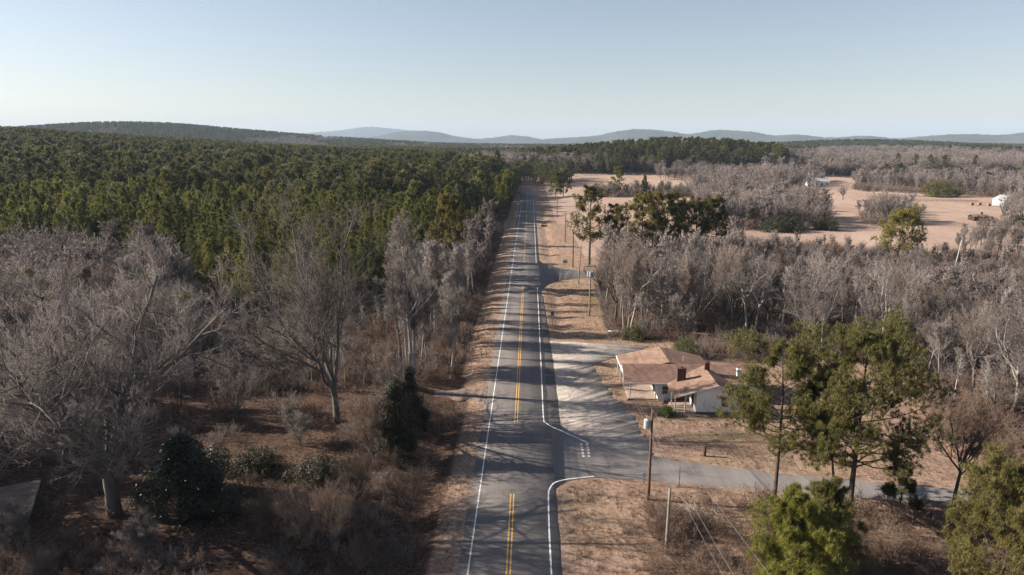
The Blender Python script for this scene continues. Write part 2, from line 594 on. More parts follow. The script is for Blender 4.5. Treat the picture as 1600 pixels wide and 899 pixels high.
def zone_masks(X, Y):
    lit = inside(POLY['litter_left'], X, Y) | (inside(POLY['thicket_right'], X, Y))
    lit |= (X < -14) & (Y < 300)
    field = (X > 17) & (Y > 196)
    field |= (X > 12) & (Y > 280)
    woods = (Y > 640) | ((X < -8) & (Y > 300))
    field &= ~woods
    # far hay meadows
    field |= gauss(X, Y, 1400, 1750, 420, 50) > 0.5
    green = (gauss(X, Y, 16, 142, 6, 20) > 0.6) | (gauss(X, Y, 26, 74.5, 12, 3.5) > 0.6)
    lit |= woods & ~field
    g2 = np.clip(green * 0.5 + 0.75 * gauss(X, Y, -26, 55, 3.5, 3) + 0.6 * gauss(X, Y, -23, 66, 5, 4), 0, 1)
    litf = lit * 1.0
    # sunlit grass clearings in the near woods
    return litf, field * 1.0, g2


def build_ground():
    xs = axis((-62, 62), -17000, 17000, 1.0, 1.075)
    ys = axis((28, 135), -120, 17000, 1.0, 1.035)
    X, Y = np.meshgrid(xs, ys)
    Z = th(X, Y)
    V = np.stack([X.ravel(), Y.ravel(), Z.ravel()], 1)
    ny, nx = X.shape
    i = (np.arange(ny - 1)[:, None] * nx + np.arange(nx - 1)[None, :]).ravel()
    F = np.stack([i, i + 1, i + 1 + nx, i + nx], 1)
    me = mesh_np('ground', V, F, M['ground'], smooth=True)
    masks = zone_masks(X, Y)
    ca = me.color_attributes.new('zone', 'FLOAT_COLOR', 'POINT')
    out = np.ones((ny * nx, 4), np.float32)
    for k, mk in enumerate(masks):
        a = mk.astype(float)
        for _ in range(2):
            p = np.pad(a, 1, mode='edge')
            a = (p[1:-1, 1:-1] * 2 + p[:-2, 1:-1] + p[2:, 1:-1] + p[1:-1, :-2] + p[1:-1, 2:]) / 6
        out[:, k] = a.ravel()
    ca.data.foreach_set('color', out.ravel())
    tag(link('ground', me), kind='structure')


build_ground()

# ------------------------------------------------------------------ roads


def centre(s):
    """highway centreline: straight, then a long bend towards the woods beyond the rise"""
    if s < 430:
        return (0.0, s, 0.0)
    u = s - 430
    a = 0.0
    x, y = 0.0, 430.0
    n = max(1, int(u / 4))
    for k in range(n):
        a = min(1.2, (k * u / n) ** 1.35 * 0.0045)
        x -= math.sin(a) * u / n
        y += math.cos(a) * u / n
    return (x, y, a)


STATIONS = [(-40 + i * 3) for i in range(157)] + [432 + i * 5 for i in range(60)]
CEN = [centre(s) for s in STATIONS]


def road_z(x, y):
    return max(0.0, float(th(x, y)) + 0.06) if y > 430 else 0.0


def ribbon(name, off0, off1, z, m, s0, s1, parent=None, jit=0.0, skirt=0.0):
    rng = random.Random(hash(name) % 99 + int(off0 * 10))
    rows = []
    for s, (x, y, a) in zip(STATIONS, CEN):
        if s0 <= s <= s1:
            nx, ny = math.cos(a), math.sin(a)
            o0 = off0 + rng.uniform(-jit, jit)
            o1 = off1 + rng.uniform(-jit, jit)
            zz = road_z(x, y) + z
            row = [(x + nx * o0, y + ny * o0, zz), (x + nx * o1, y + ny * o1, zz)]
            if skirt:
                row = [(row[0][0] - nx * 0.12, row[0][1] - ny * 0.12, zz - skirt)] + row + [(row[1][0] + nx * 0.12, row[1][1] + ny * 0.12, zz - skirt)]
            rows.append(row)
    k = len(rows[0])
    V = np.array([p for r in rows for p in r])
    F = []
    for i in range(len(rows) - 1):
        for j in range(k - 1):
            F.append((i * k + j, i * k + j + 1, (i + 1) * k + j + 1, (i + 1) * k + j))
    return link(name, mesh_np(name, V, np.array(F), m), parent)


def smooth_path(pts, sub=6):
    """Catmull-Rom through 2D points"""
    out = []
    n = len(pts)
    for i in range(n - 1):
        p0, p1, p2, p3 = [np.array(pts[max(0, min(n - 1, j))], float) for j in (i - 1, i, i + 1, i + 2)]
        for k in range(sub):
            t = k / sub
            out.append(0.5 * ((2 * p1) + (-p0 + p2) * t + (2 * p0 - 5 * p1 + 4 * p2 - p3) * t * t + (-p0 + 3 * p1 - 3 * p2 + p3) * t ** 3))
    out.append(np.array(pts[-1], float))
    return out


def strip(name, pix_a, pix_b, z, m, parent=None, jit=0.05, sub=8, skirt=0.12, metres=False):
    """a road surface between two edge lines"""
    rng = random.Random(len(name) * 7 + len(pix_a))
    A = smooth_path([p if metres else gp(*p) for p in pix_a], sub)
    B = smooth_path([p if metres else gp(*p) for p in pix_b], sub)
    n = min(len(A), len(B))
    V, F = [], []
    for i in range(n):
        a, b_ = A[i].copy(), B[i].copy()
        d = (b_ - a) / max(1e-6, np.linalg.norm(b_ - a))
        a += d * rng.uniform(-jit, jit)
        b_ += d * rng.uniform(-jit, jit)
        V += [(*(a - d * 0.1), z - skirt), (*a, z), (*b_, z), (*(b_ + d * 0.1), z - skirt)]
    for i in range(n - 1):
        for j in range(3):
            F.append((i * 4 + j, i * 4 + j + 1, i * 4 + 5 + j, i * 4 + 4 + j))
    me = mesh_np(name, np.array(V), np.array(F), m)
    import bmesh
    bm = bmesh.new()
    bm.from_mesh(me)
    if sum(f.normal.z for f in bm.faces) < 0:
        bmesh.ops.reverse_faces(bm, faces=bm.faces)
    bm.to_mesh(me)
    bm.free()
    return link(name, me, parent)


highway = tag(ribbon('highway', -4.05, 4.15, 0.012, M['asphalt'], -40, 700, jit=0.07, skirt=0.12), kind='structure')

# pull-off of pale old concrete in front of the house
pull_off = strip('pull_off', [(846, 532), (847, 545), (850, 575), (852, 610), (856, 650), (872, 672), (900, 700), (930, 716)],
                 [(1010, 541), (985, 553), (935, 566), (928, 578), (958, 618), (984, 646), (1002, 676), (1020, 712)], -0.004, M['concrete_old'], jit=0.4, sub=16, skirt=0.10)
tag(pull_off, kind='structure')
side_road = strip('side_road', [(846, 636), (880, 667), (925, 688), (990, 707), (1090, 725), (1200, 738), (1300, 748), (1400, 757), (1540, 768), (1800, 786)],
                  [(846, 790), (880, 754), (932, 746), (1000, 749), (1090, 757), (1200, 766), (1300, 775), (1400, 781), (1480, 786), (1800, 808)], 0.004, M['asphalt_old'], jit=0.12)
tag(side_road, kind='structure')
side_road2 = strip('side_road', [(832, 394), (846, 410), (866, 417), (895, 422), (935, 425), (1010, 424), (1150, 418)],
                   [(834, 474), (850, 450), (866, 441), (885, 437), (925, 434), (1010, 433), (1150, 426)], 0.004, M['asphalt_old'], jit=0.12)
tag(side_road2, kind='structure')
driveway = strip('driveway', [(-4.0, 90.5), (-6, 89.3), (-12, 88.5), (-24, 90), (-40, 90)], [(-4.0, 83.5), (-6, 85.2), (-12, 85.8), (-24, 86.6), (-40, 87)], -0.015,
                 simple_mat('gravel_drive', (0.12, 0.09, 0.075), (0.30, 0.235, 0.20), 1.2, world_co=True), jit=0.7, metres=True)
tag(driveway, kind='structure')

# dark strip of newer asphalt against the pull-off
strip('shoulder_strip', [(4.0, gp(860, 664)[1]), (4.0, 95), (4.0, 110), (4.0, 125), (4.0, gp(853, 462)[1])], [(5.3, gp(860, 664)[1]), (5.25, 95), (5.0, 110), (4.7, 125), (4.3, gp(853, 462)[1])],
      0.016, M['shoulder'], highway, jit=0.06, skirt=0.02, metres=True)


def road_y(py):
    return gp(829, py)[1]


Y_A, Y_B = gp(800, 772)[1], gp(806, 660)[1]      # the near junction leaves a gap in the yellow lines
Y_C, Y_D = gp(814, 446)[1], gp(820, 413)[1]      # and so does the far one
LZ = 0.020
ribbon('lane_marking', -3.28, -3.15, LZ, M['white_paint'], -40, 640, highway, jit=0.006)


def line_y(name, x0, x1, y0, y1, m, z=LZ):
    n = max(2, int((y1 - y0) / 2))
    V, F = [], []
    for i in range(n + 1):
        y = y0 + (y1 - y0) * i / n
        w = random.uniform(-0.006, 0.006)
        V += [(x0 + w, y, z), (x1 + w, y, z)]
    for i in range(n):
        F.append((i * 2, i * 2 + 1, i * 2 + 3, i * 2 + 2))
    return link(name, mesh_np(name, np.array(V), np.array(F), m), highway)


for a, b_ in ((-40, Y_A), (Y_B, Y_C)):
    for sx in (-0.21, 0.09):
        line_y('lane_marking', sx, sx + 0.12, a, b_, M['yellow_paint'])
ribbon('lane_marking', -0.21, -0.09, LZ, M['yellow_paint'], Y_D, 640, highway)
for k in range(20):
    y0 = Y_D + 3 + k * 12.2
    if y0 + 3 < 430:
        line_y('lane_marking', 0.09, 0.21, y0, y0 + 3.05, M['yellow_paint'])


def curve_line(pts, w, m, z=LZ, parent=None):
    P = smooth_path(pts, 8)
    V, F = [], []
    for i, p in enumerate(P):
        t = P[min(i + 1, len(P) - 1)] - P[max(i - 1, 0)]
        t = t / max(1e-6, np.linalg.norm(t))
        nn = np.array([t[1], -t[0]])
        V += [(*(p - nn * w / 2), z), (*(p + nn * w / 2), z)]
    for i in range(len(P) - 1):
        F.append((i * 2, i * 2 + 1, i * 2 + 3, i * 2 + 2))
    me = mesh_np('lane_marking', np.array(V), np.array(F), m)
    return link('lane_marking', me, parent or highway)


corner = [gp(*p) for p in ((857, 775), (859, 764), (866, 755), (882, 750), (905, 747), (928, 745))]
curve_line([(3.42, -40.0), (3.42, 0), (3.42, 30), (3.42, 45), (3.40, corner[0][1] - 6), corner[0], corner[1], corner[2], corner[3], corner[4], corner[5]], 0.14, M['white_paint'])
up_ = [gp(*p) for p in ((920, 693), (900, 684), (878, 674), (862, 667), (853, 661))]
curve_line(up_ + [(3.36, up_[-1][1] + 1.5), (3.36, 90), (3.36, 110), (3.36, 130), (3.36, gp(845, 449)[1])], 0.14, M['white_paint'])
ribbon('lane_marking', 3.28, 3.41, LZ, M['white_paint'], gp(838, 413)[1], 640, highway, jit=0.006)
for q in ((908, 693, 916, 716), (917, 693, 925, 716)):
    for k in range(5):
        f0, f1 = k / 5, (k + 0.72) / 5
        a = gp(q[0] + (q[2] - q[0]) * f0 * 0.5, q[1] + (q[3] - q[1]) * f0)
        b_ = gp(q[0] + (q[2] - q[0]) * f1 * 0.5, q[1] + (q[3] - q[1]) * f1)
        curve_line([a, b_], 0.28, M['white_worn'])


# ------------------------------------------------------------------ far mountains
def mountain(name, skyline, dist, depth, c0, c1):
    """a range with its own distance and depth; skyline given as bearing (degrees to the field side) and height in metres"""
    m, nt, b = base_mat(name + '_woods', 0.95, 0.05)
    f = noise(nt, 0.004, 8, 0.75, geo_pos(nt))
    nt.links.new(ramp(nt, f, [(0.35, c0), (0.65, c1)]), b.inputs['Base Color'])
    bx = np.array([s[0] for s in skyline])
    bh = np.array([s[1] for s in skyline])
    n = 240
    be = np.linspace(bx[0], bx[-1], n)
    hh = np.interp(be, bx, bh)
    ker = np.ones(7) / 7
    hh = np.convolve(np.pad(hh, 3, mode='edge'), ker, 'valid')
    rs = np.random.RandomState(int(dist) % 1000)
    hh = hh + rs.randn(n) * 0.00012 * dist
    k = 21
    V, F = [], []
    t = np.linspace(-1, 1, k)
    for j in range(k):
        d = dist + t[j] * depth
        prof = math.cos(t[j] * math.pi / 2) ** 1.3
        for i in range(n):
            a = math.radians(be[i])
            wob = 1 + 0.10 * math.sin(i * 0.21 + j * 0.9) * (1 - prof)
            z = hh[i] * prof * wob - 6
            if 0 < j < k - 1:
                z += rs.randn() * 0.00025 * dist * prof
            V.append((CAM_X + math.sin(a) * d, math.cos(a) * d, z))
    for j in range(k - 1):
        for i in range(n - 1):
            q = j * n + i
            F.append((q, q + 1, q + 1 + n, q + n))
    tag(link('mountain', mesh_np('mountain', np.array(V), np.array(F), m, smooth=True)), kind='structure')


def sky_pts(pts, D):
    out = []
    for x, y in pts:
        b_ = math.degrees(math.atan((x - 829) / 1091.0))
        out.append((b_, max(0.0, CAM_H + (220 - y) / 1091.0 * D / math.cos(math.radians(b_)) * 1.04)))
    return out


mountain('pale_range', sky_pts([(330, 219), (400, 214), (430, 212), (480, 209), (530, 206), (555, 202), (580, 200), (605, 202), (640, 205), (680, 211), (720, 216), (800, 221)], 15000), 15000, 1500, (0.05, 0.06, 0.05), (0.10, 0.10, 0.09))
mountain('near_range', sky_pts([(540, 219), (590, 213), (612, 208), (640, 205), (665, 205), (690, 208), (712, 213), (745, 217), (770, 215), (800, 211), (822, 213), (850, 218), (900, 222)], 9000), 9000, 1100, (0.04, 0.05, 0.035), (0.09, 0.09, 0.07))
mountain('far_range', sky_pts([(800, 222), (850, 217), (900, 214), (935, 212), (960, 206), (985, 203), (1010, 203), (1045, 206), (1072, 211), (1095, 207), (1120, 204), (1150, 206), (1180, 208), (1200, 213), (1240, 211), (1290, 216), (1345, 213), (1390, 217), (1440, 214), (1490, 212), (1550, 214), (1600, 210), (1700, 209), (1900, 214)], 7500), 7500, 900, (0.04, 0.05, 0.035), (0.09, 0.09, 0.07))


# ------------------------------------------------------------------ plant generators (vectorised)
def nrm(a):
    return a / np.maximum(1e-9, np.linalg.norm(a, axis=-1, keepdims=True))


def frames(T):
    ref = np.where(np.abs(T[..., 2:3]) < 0.9, np.array([0, 0, 1.0]), np.array([1.0, 0, 0]))
    U = nrm(np.cross(T, ref))
    return U, np.cross(T, U)


def lines(P0, D, L, k, wander, trop, rs):
    N = len(P0)
    pts = np.zeros((N, k + 1, 3))
    pts[:, 0] = P0
    d = nrm(D)
    for i in range(k):
        d = nrm(d + rs.randn(N, 3) * wander + np.array([0, 0, trop]))
        pts[:, i + 1] = pts[:, i] + d * (np.asarray(L)[:, None] / k)
    return pts


def tubes(pts, r0, r1, n):
    N, K, _ = pts.shape
    T = np.zeros_like(pts)
    T[:, 1:-1] = pts[:, 2:] - pts[:, :-2]
    T[:, 0] = pts[:, 1] - pts[:, 0]
    T[:, -1] = pts[:, -1] - pts[:, -2]
    T = nrm(T)
    U, W = frames(T)
    t = np.linspace(0, 1, K)[None, :]
    r = np.asarray(r0)[:, None] * (1 - t) + np.asarray(r1)[:, None] * t
    a = np.arange(n) * 2 * math.pi / n
    V = pts[:, :, None, :] + r[:, :, None, None] * (U[:, :, None, :] * np.cos(a)[None, None, :, None] + W[:, :, None, :] * np.sin(a)[None, None, :, None])
    idx = np.arange(N * K * n).reshape(N, K, n)
    nx = np.roll(idx, -1, axis=2)
    F = np.stack([idx[:, :-1], nx[:, :-1], nx[:, 1:], idx[:, 1:]], -1).reshape(-1, 4)
    return V.reshape(-1, 3), F


def spikes(pts, r0):
    """single straight tapering twigs, three-sided, coming to a point"""
    P, Q = pts[:, 0], pts[:, -1]
    T = nrm(Q - P)
    U, W = frames(T)
    N = len(P)
    a = np.arange(3) * 2 * math.pi / 3
    ring = P[:, None] + np.asarray(r0)[:, None, None] * (U[:, None] * np.cos(a)[None, :, None] + W[:, None] * np.sin(a)[None, :, None])
    V = np.concatenate([ring, Q[:, None]], 1).reshape(-1, 3)
    b = np.arange(N)[:, None] * 4
    F = np.concatenate([np.concatenate([b + i, b + (i + 1) % 3, b + 3], 1) for i in range(3)], 0)
    return V, F


def spawn(pts, L, m, t0, t1, ang, angsd, ratio, rs, taper=0.5, up=0.0):
    N, K, _ = pts.shape
    t = t0 + (t1 - t0) * (np.arange(m)[None, :] + rs.rand(N, m)) / m
    x = np.clip(t, 0, 0.9999) * (K - 1)
    i = x.astype(int)
    f = (x - i)[..., None]
    n_ = np.arange(N)[:, None]
    A, B = pts[n_, i], pts[n_, i + 1]
    P = A * (1 - f) + B * f
    T = nrm(B - A)
    U, W = frames(T)
    az = (np.arange(m)[None, :] * 2.39996 + rs.rand(N, 1) * 6.28 + rs.randn(N, m) * 0.5)[..., None]
    an = (np.radians(ang) + rs.randn(N, m) * np.radians(angsd))[..., None]
    D = T * np.cos(an) + (U * np.cos(az) + W * np.sin(az)) * np.sin(an)
    D[..., 2] += up
    Ls = np.asarray(L)[:, None] * ratio * (1 - taper * (t - t0) / max(1e-6, t1 - t0)) * (0.7 + 0.6 * rs.rand(N, m))
    return P.reshape(-1, 3), nrm(D.reshape(-1, 3)), Ls.ravel(), t.ravel()


def join(parts):
    V, Fs, o = [], {}, 0
    for v, f in parts:
        V.append(v)
        Fs.setdefault(f.shape[1], []).append(f + o)
        o += len(v)
    return np.concatenate(V), [np.concatenate(x) for x in Fs.values()]


def bare_tree(seed, h, trunk_r, fork, n_limb, limb_ang, limb_ratio, n_br, n_sub, n_tw, n_fine=0, crown0=0.25, br_ang=42, upt=0.10, twig_r=0.011, lean=0.05, trunk_full=True, wander=0.10, tw_len=0.5, limb_t0=None, thin=1.0):
    """returns (trunk parts, crown parts) and the limb tips; h: total height"""
    rs = np.random.RandomState(seed)
    tl = h * fork
    tr = lines(np.zeros((1, 3)) - [[0, 0, 0.3]], np.array([[lean * rs.randn(), lean * rs.randn(), 1.0]]), [tl + 0.3], 8, 0.035, 0.05, rs)
    trunk = [tubes(tr, [trunk_r * 1.15], [trunk_r * (0.30 if fork > 0.6 else 0.62)], 9)]
    t0 = limb_t0 if limb_t0 is not None else (crown0 / fork if fork > 0.6 else 0.72)
    P, D, L, t = spawn(tr, [h], n_limb, t0, 1.0, limb_ang, 10, limb_ratio, rs, taper=0.45 if fork > 0.6 else 0.0)
    l1 = lines(P, D, L, 7, wander, upt, rs)
    r1 = thin * trunk_r * (0.55 if fork <= 0.6 else 0.33) * (0.55 + 0.6 * L / L.max())
    trunk.append(tubes(l1, r1, r1 * (0.22 if thin == 1.0 else 0.40), 6))
    P, D, L2, t = spawn(l1, L, n_br, 0.22, 1.0, br_ang, 12, 0.46, rs, 0.45)
    l2 = lines(P, D, L2, 5, wander * 1.3, upt * 0.9, rs)
    r2 = np.repeat(r1, n_br) * (0.40 if thin == 1.0 else 0.5) * (1.1 - 0.75 * t)
    trunk.append(tubes(l2, r2, r2 * 0.3, 4))
    P, D, L3, t = spawn(l2, L2, n_sub, 0.15, 1.0, 40, 14, 0.46, rs, 0.4, up=0.08)
    l3 = lines(P, D, L3, 3, wander * 1.6, upt * 1.2, rs)
    r3 = np.maximum(twig_r * 1.3, np.repeat(r2, n_sub) * 0.42 * (1.1 - 0.75 * t))
    crown = [tubes(l3, r3, np.full(len(r3), twig_r * 0.7), 3)]
    P, D, L4, t = spawn(l3, np.maximum(L3, 0.9), n_tw, 0.1, 1.0, 38, 16, tw_len, rs, 0.35, up=0.10)
    l4 = lines(P, D, L4, 1, 0.12, upt, rs)
    crown.append(spikes(l4, np.full(len(P), twig_r)))
    if n_fine:
        P, D, L5, t = spawn(l4, L4, n_fine, 0.2, 0.95, 36, 16, 0.55, rs, 0.3, up=0.1)
        l5 = lines(P, D, L5, 1, 0.15, 0.1, rs)
        crown.append(spikes(l5, np.full(len(P), twig_r * 0.75)))
    return join(trunk), join(crown), l1[:, -1], l2[:, -1]


def needles(C, A, nn, ln, wd, rs, spread=0.75):
    """tufts of long needles at points C along axes A"""
    N = len(C)
    d = nrm(A[:, None, :] * 0.55 + rs.randn(N, nn, 3) * spread)
    U, _ = frames(d)
    l = (ln * (0.7 + 0.6 * rs.rand(N, nn)))[..., None]
    w = wd * 0.5
    c = C[:, None, :] + rs.randn(N, nn, 3) * ln * 0.25
    V = np.stack([c - U * w, c + U * w, c + d * l], 2).reshape(-1, 3)
    return V, np.arange(len(V)).reshape(-1, 3)


def pine_tree(seed, h, r_tr, crown0, rad, n_br, n_sub, nn, ln, wd, prof='round', n_mid=0, droop=0.0, dead=6, t0s=0.30):
    rs = np.random.RandomState(seed)
    tr = lines(np.array([[0, 0, -0.3]]), np.array([[0.03 * rs.randn(), 0.03 * rs.randn(), 1.0]]), [h + 0.3], 12, 0.02, 0.03, rs)
    wood = [tubes(tr, [r_tr], [r_tr * 0.15], 8)]
    P, D, L, t = spawn(tr, [1.0], n_br, crown0, 0.985, 70, 9, 1.0, rs, 0.0)
    u = (t - crown0) / (1 - crown0)
    if prof == 'round':
        pr = np.sqrt(np.clip(1 - (u * 1.5 - 0.55) ** 2 * 0.95, 0.06, 1)) * (1 - 0.35 * sm(0.75, 1, u))
    else:
        pr = np.clip(1.08 - u, 0.08, 1) ** 0.8 * (0.55 + 0.45 * sm(0, 0.2, u))
    Lb = rad * pr * (0.55 + 0.75 * rs.rand(len(P)))
    D[:, 2] = D[:, 2] * 0.4 + 0.05 + 0.55 * u ** 1.5 - droop
    l1 = lines(P, nrm(D), Lb, 5, 0.10, 0.06, rs)
    rb = r_tr * 0.30 * (1.1 - 0.8 * u) * (0.6 + 0.4 * Lb / Lb.max())
    wood.append(tubes(l1, rb, rb * 0.25, 4))
    if dead:
        Pd, Dd, Ld, td = spawn(tr, [1.0], dead, crown0 * 0.45, crown0, 80, 10, 1.0, rs, 0.0)
        ld = lines(Pd, Dd, rad * 0.4 * (0.3 + rs.rand(len(Pd))), 3, 0.15, -0.02, rs)
        wood.append(tubes(ld, np.full(len(Pd), r_tr * 0.12), np.full(len(Pd), r_tr * 0.03), 3))
    P2, D2, L2, t2 = spawn(l1, Lb, n_sub, t0s, 1.0, 48, 14, 0.36, rs, 0.45, up=0.12)
    l2 = lines(P2, D2, L2, 2, 0.12, 0.15, rs)
    wood.append(tubes(l2, np.maximum(0.012, np.repeat(rb, n_sub) * 0.3), np.full(len(P2), 0.008), 3))
    C = [l2[:, -1], l2[:, 1], l1[:, -1]]
    A = [nrm(l2[:, -1] - l2[:, 1]), nrm(l2[:, -1] - l2[:, 1]), nrm(l1[:, -1] - l1[:, -2])]
    if n_mid:
        P3, D3, L3, t3 = spawn(l2, np.maximum(L2, 0.4), n_mid, 0.2, 1.0, 45, 15, 0.5, rs, 0.3, up=0.1)
        C.append(P3 + D3 * L3[:, None])
        A.append(D3)
    C = np.concatenate(C)
    A = nrm(np.concatenate(A) + np.array([0, 0, 0.5]))
    return join(wood), needles(C, A, nn, ln, wd, rs), tr


def leaves(C, Nn, ln, wd, rs):
    """four-cornered leaves at C facing roughly along Nn"""
    n = nrm(Nn + rs.randn(len(C), 3) * 0.55)
    U, W = frames(n)
    a = rs.rand(len(C), 1) * 6.28
    U2 = U * np.cos(a) + W * np.sin(a)
    W2 = np.cross(n, U2)
    l = (ln * (0.7 + 0.6 * rs.rand(len(C), 1)))
    V = np.stack([C - U2 * l / 2, C + W2 * wd / 2 + n * wd * 0.12, C + U2 * l / 2, C - W2 * wd / 2 + n * wd * 0.12], 1).reshape(-1, 3)
    return V, np.arange(len(V)).reshape(-1, 4)


def leafy_shrub(seed, h, rad, n_leaf, ln, wd, lobes=9, conic=False, ragged=True):
    rs = np.random.RandomState(seed)
    cs = []
    for i in range(lobes):
        u = (i + 0.5) / lobes
        a = i * 2.4 + rs.rand()
        z = h * (0.14 + 0.72 * u)
        rr = rad * ((1 - u) ** 0.8 if conic else math.sqrt(max(0.05, 1 - (u * 1.35 - 0.35) ** 2))) * 0.62
        cs.append((rr * math.cos(a), rr * math.sin(a), z, rad * (0.55 if conic else 0.52) * (1.08 - 0.55 * u)))
    cs = np.array(cs)
    if ragged:
        ex = np.stack([rs.randn(10) * rad * 0.55, rs.randn(10) * rad * 0.5, h * (0.08 + 0.35 * rs.rand(10)), rad * (0.18 + 0.2 * rs.rand(10))], 1)
        cs[:, 3] *= rs.uniform(0.6, 1.15, len(cs))
        cs = np.concatenate([cs, ex])
        lobes = len(cs)
    k = rs.randint(0, lobes, n_leaf)
    d = nrm(rs.randn(n_leaf, 3))
    rr = cs[k, 3] * (0.55 + 0.5 * rs.rand(n_leaf) ** 0.6)
    C = cs[k, :3] + d * rr[:, None] * np.array([1, 1, 1.15])
    C[:, 2] = np.maximum(C[:, 2], 0.12)
    leaf = leaves(C, d + np.array([0, 0, 0.35]), ln, wd, rs)
    st = lines(np.zeros((4, 3)), nrm(np.array([[0.2, 0, 1], [-0.2, 0.15, 1], [0.05, -0.25, 1], [0, 0.1, 1.0]])), np.full(4, h * 0.8), 5, 0.08, 0.05, rs)
    parts = [tubes(st, np.full(4, 0.03 * h ** 0.7), np.full(4, 0.01), 5)]
    P, D, L, t = spawn(st, np.full(4, h), 10, 0.15, 1, 55, 12, 0.30, rs, 0.5)
    parts.append(tubes(lines(P, D, L, 3, 0.1, 0.05, rs), np.full(len(P), 0.02), np.full(len(P), 0.006), 3))
    return join(parts), leaf


def brush(seed, h, rad, n_stem, n_sub, n_tw, r=0.010):
    rs = np.random.RandomState(seed)
    a = rs.rand(n_stem) * 6.28
    q = np.sqrt(rs.rand(n_stem)) * rad * 0.5
    P0 = np.stack([q * np.cos(a), q * np.sin(a), np.full(n_stem, -0.05)], 1)
    D = np.stack([np.cos(a) * 0.45, np.sin(a) * 0.45, np.ones(n_stem)], 1) + rs.randn(n_stem, 3) * 0.2
    L = h * (0.55 + 0.5 * rs.rand(n_stem))
    l1 = lines(P0, D, L, 4, 0.14, 0.03, rs)
    parts = [tubes(l1, np.full(n_stem, r * 1.6), np.full(n_stem, r * 0.5), 3)]
    P, D, L2, t = spawn(l1, L, n_sub, 0.25, 1, 40, 15, 0.42, rs, 0.4, up=0.1)
    l2 = lines(P, D, L2, 2, 0.15, 0.08, rs)
    parts.append(tubes(l2, np.full(len(P), r * 0.9), np.full(len(P), r * 0.4), 3))
    if n_tw:
        P, D, L3, t = spawn(l2, L2, n_tw, 0.2, 1, 40, 15, 0.45, rs, 0.3, up=0.08)
        parts.append(spikes(lines(P, D, L3, 1, 0.1, 0.1, rs), np.full(len(P), r * 0.75)))
    return join(parts)


def to_mesh(name, vf, m):
    v, f = vf
    return mesh_np(name, v, f, m)


def two_mat_mesh(name, a, b, ma, mb):
    va, fa = a
    vb, fb = b
    fa = fa if isinstance(fa, list) else [fa]
    fb = fb if isinstance(fb, list) else [fb]
    V = np.concatenate([va, vb])
    fb = [f + len(va) for f in fb]
    idx = np.concatenate([np.zeros(sum(len(f) for f in fa), int), np.ones(sum(len(f) for f in fb), int)])
    return mesh_np(name, V, fa + fb, [ma, mb], idx)


def tree(name, loc, rz, sc, parts, label, cat='tree', group=None):
    o = empty(name, loc, rz, (sc, sc, sc) if not isinstance(sc, tuple) else sc)
    for pn, me in parts:
        link(pn, me, o)
    tag(o, label, cat, group)
    return o


def gz(x, y):
    return float(th(x, y))


# ------------------------------------------------------------------ scattered masses (geometry nodes)
def mass(name, pts, rz, sc, idx, protos, label, cat):
    """one stuff object that instances plant shapes on points"""
    N = len(pts)
    me = bpy.data.meshes.new(name)
    me.vertices.add(N)
    me.vertices.foreach_set('co', np.ascontiguousarray(pts, np.float32).ravel())
    for an, ty, data, key in (('rz', 'FLOAT', rz, 'value'), ('sc', 'FLOAT_VECTOR', sc, 'vector'), ('pick', 'INT', idx, 'value')):
        at = me.attributes.new(an, ty, 'POINT')
        at.data.foreach_set(key, np.ascontiguousarray(data, np.int32 if ty == 'INT' else np.float32).ravel())
    o = link(name, me)
    tag(o, label, cat, kind='stuff')
    ng = bpy.data.node_groups.new(name + '_scatter', 'GeometryNodeTree')
    ng.interface.new_socket('Geometry', in_out='INPUT', socket_type='NodeSocketGeometry')
    ng.interface.new_socket('Geometry', in_out='OUTPUT', socket_type='NodeSocketGeometry')
    N_, L_ = ng.nodes, ng.links
    gi, go = N_.new('NodeGroupInput'), N_.new('NodeGroupOutput')
    ip = N_.new('GeometryNodeInstanceOnPoints')
    ip.inputs['Pick Instance'].default_value = True
    jn = N_.new('GeometryNodeJoinGeometry')
    for k, pm in enumerate(protos):
        po = bpy.data.objects.new(name + '_shape', pm)
        oi = N_.new('GeometryNodeObjectInfo')
        oi.inputs['Object'].default_value = po
        oi.inputs['As Instance'].default_value = True
        L_.new(oi.outputs['Geometry'], jn.inputs[0])

    def attr(n, ty):
        a = N_.new('GeometryNodeInputNamedAttribute')
        a.data_type = ty
        a.inputs['Name'].default_value = n
        return [s for s in a.outputs if s.enabled and s.name == 'Attribute'][0]
    cx = N_.new('ShaderNodeCombineXYZ')
    L_.new(attr('rz', 'FLOAT'), cx.inputs[2])
    L_.new(gi.outputs[0], ip.inputs['Points'])
    L_.new(jn.outputs[0], ip.inputs['Instance'])
    L_.new(attr('pick', 'INT'), ip.inputs['Instance Index'])
    L_.new(cx.outputs[0], ip.inputs['Rotation'])
    L_.new(attr('sc', 'FLOAT_VECTOR'), ip.inputs['Scale'])
    L_.new(ip.outputs[0], go.inputs[0])
    md = o.modifiers.new('scatter', 'NODES')
    md.node_group = ng
    return o


def jgrid(x0, x1, y0, y1, s, rs, jit=0.45):
    gx, gy = np.meshgrid(np.arange(x0, x1, s), np.arange(y0, y1, s))
    gx = gx + rs.uniform(-jit, jit, gx.shape) * s
    gy = gy + rs.uniform(-jit, jit, gy.shape) * s
    return gx.ravel(), gy.ravel()


def in_view(x, y, z=8.0, m=120):
    px, py, w = pj(x, y, np.full(np.shape(x), z))
    return (w > 5) & (px > -m) & (px < 1600 + m) & (py < 899 + m)


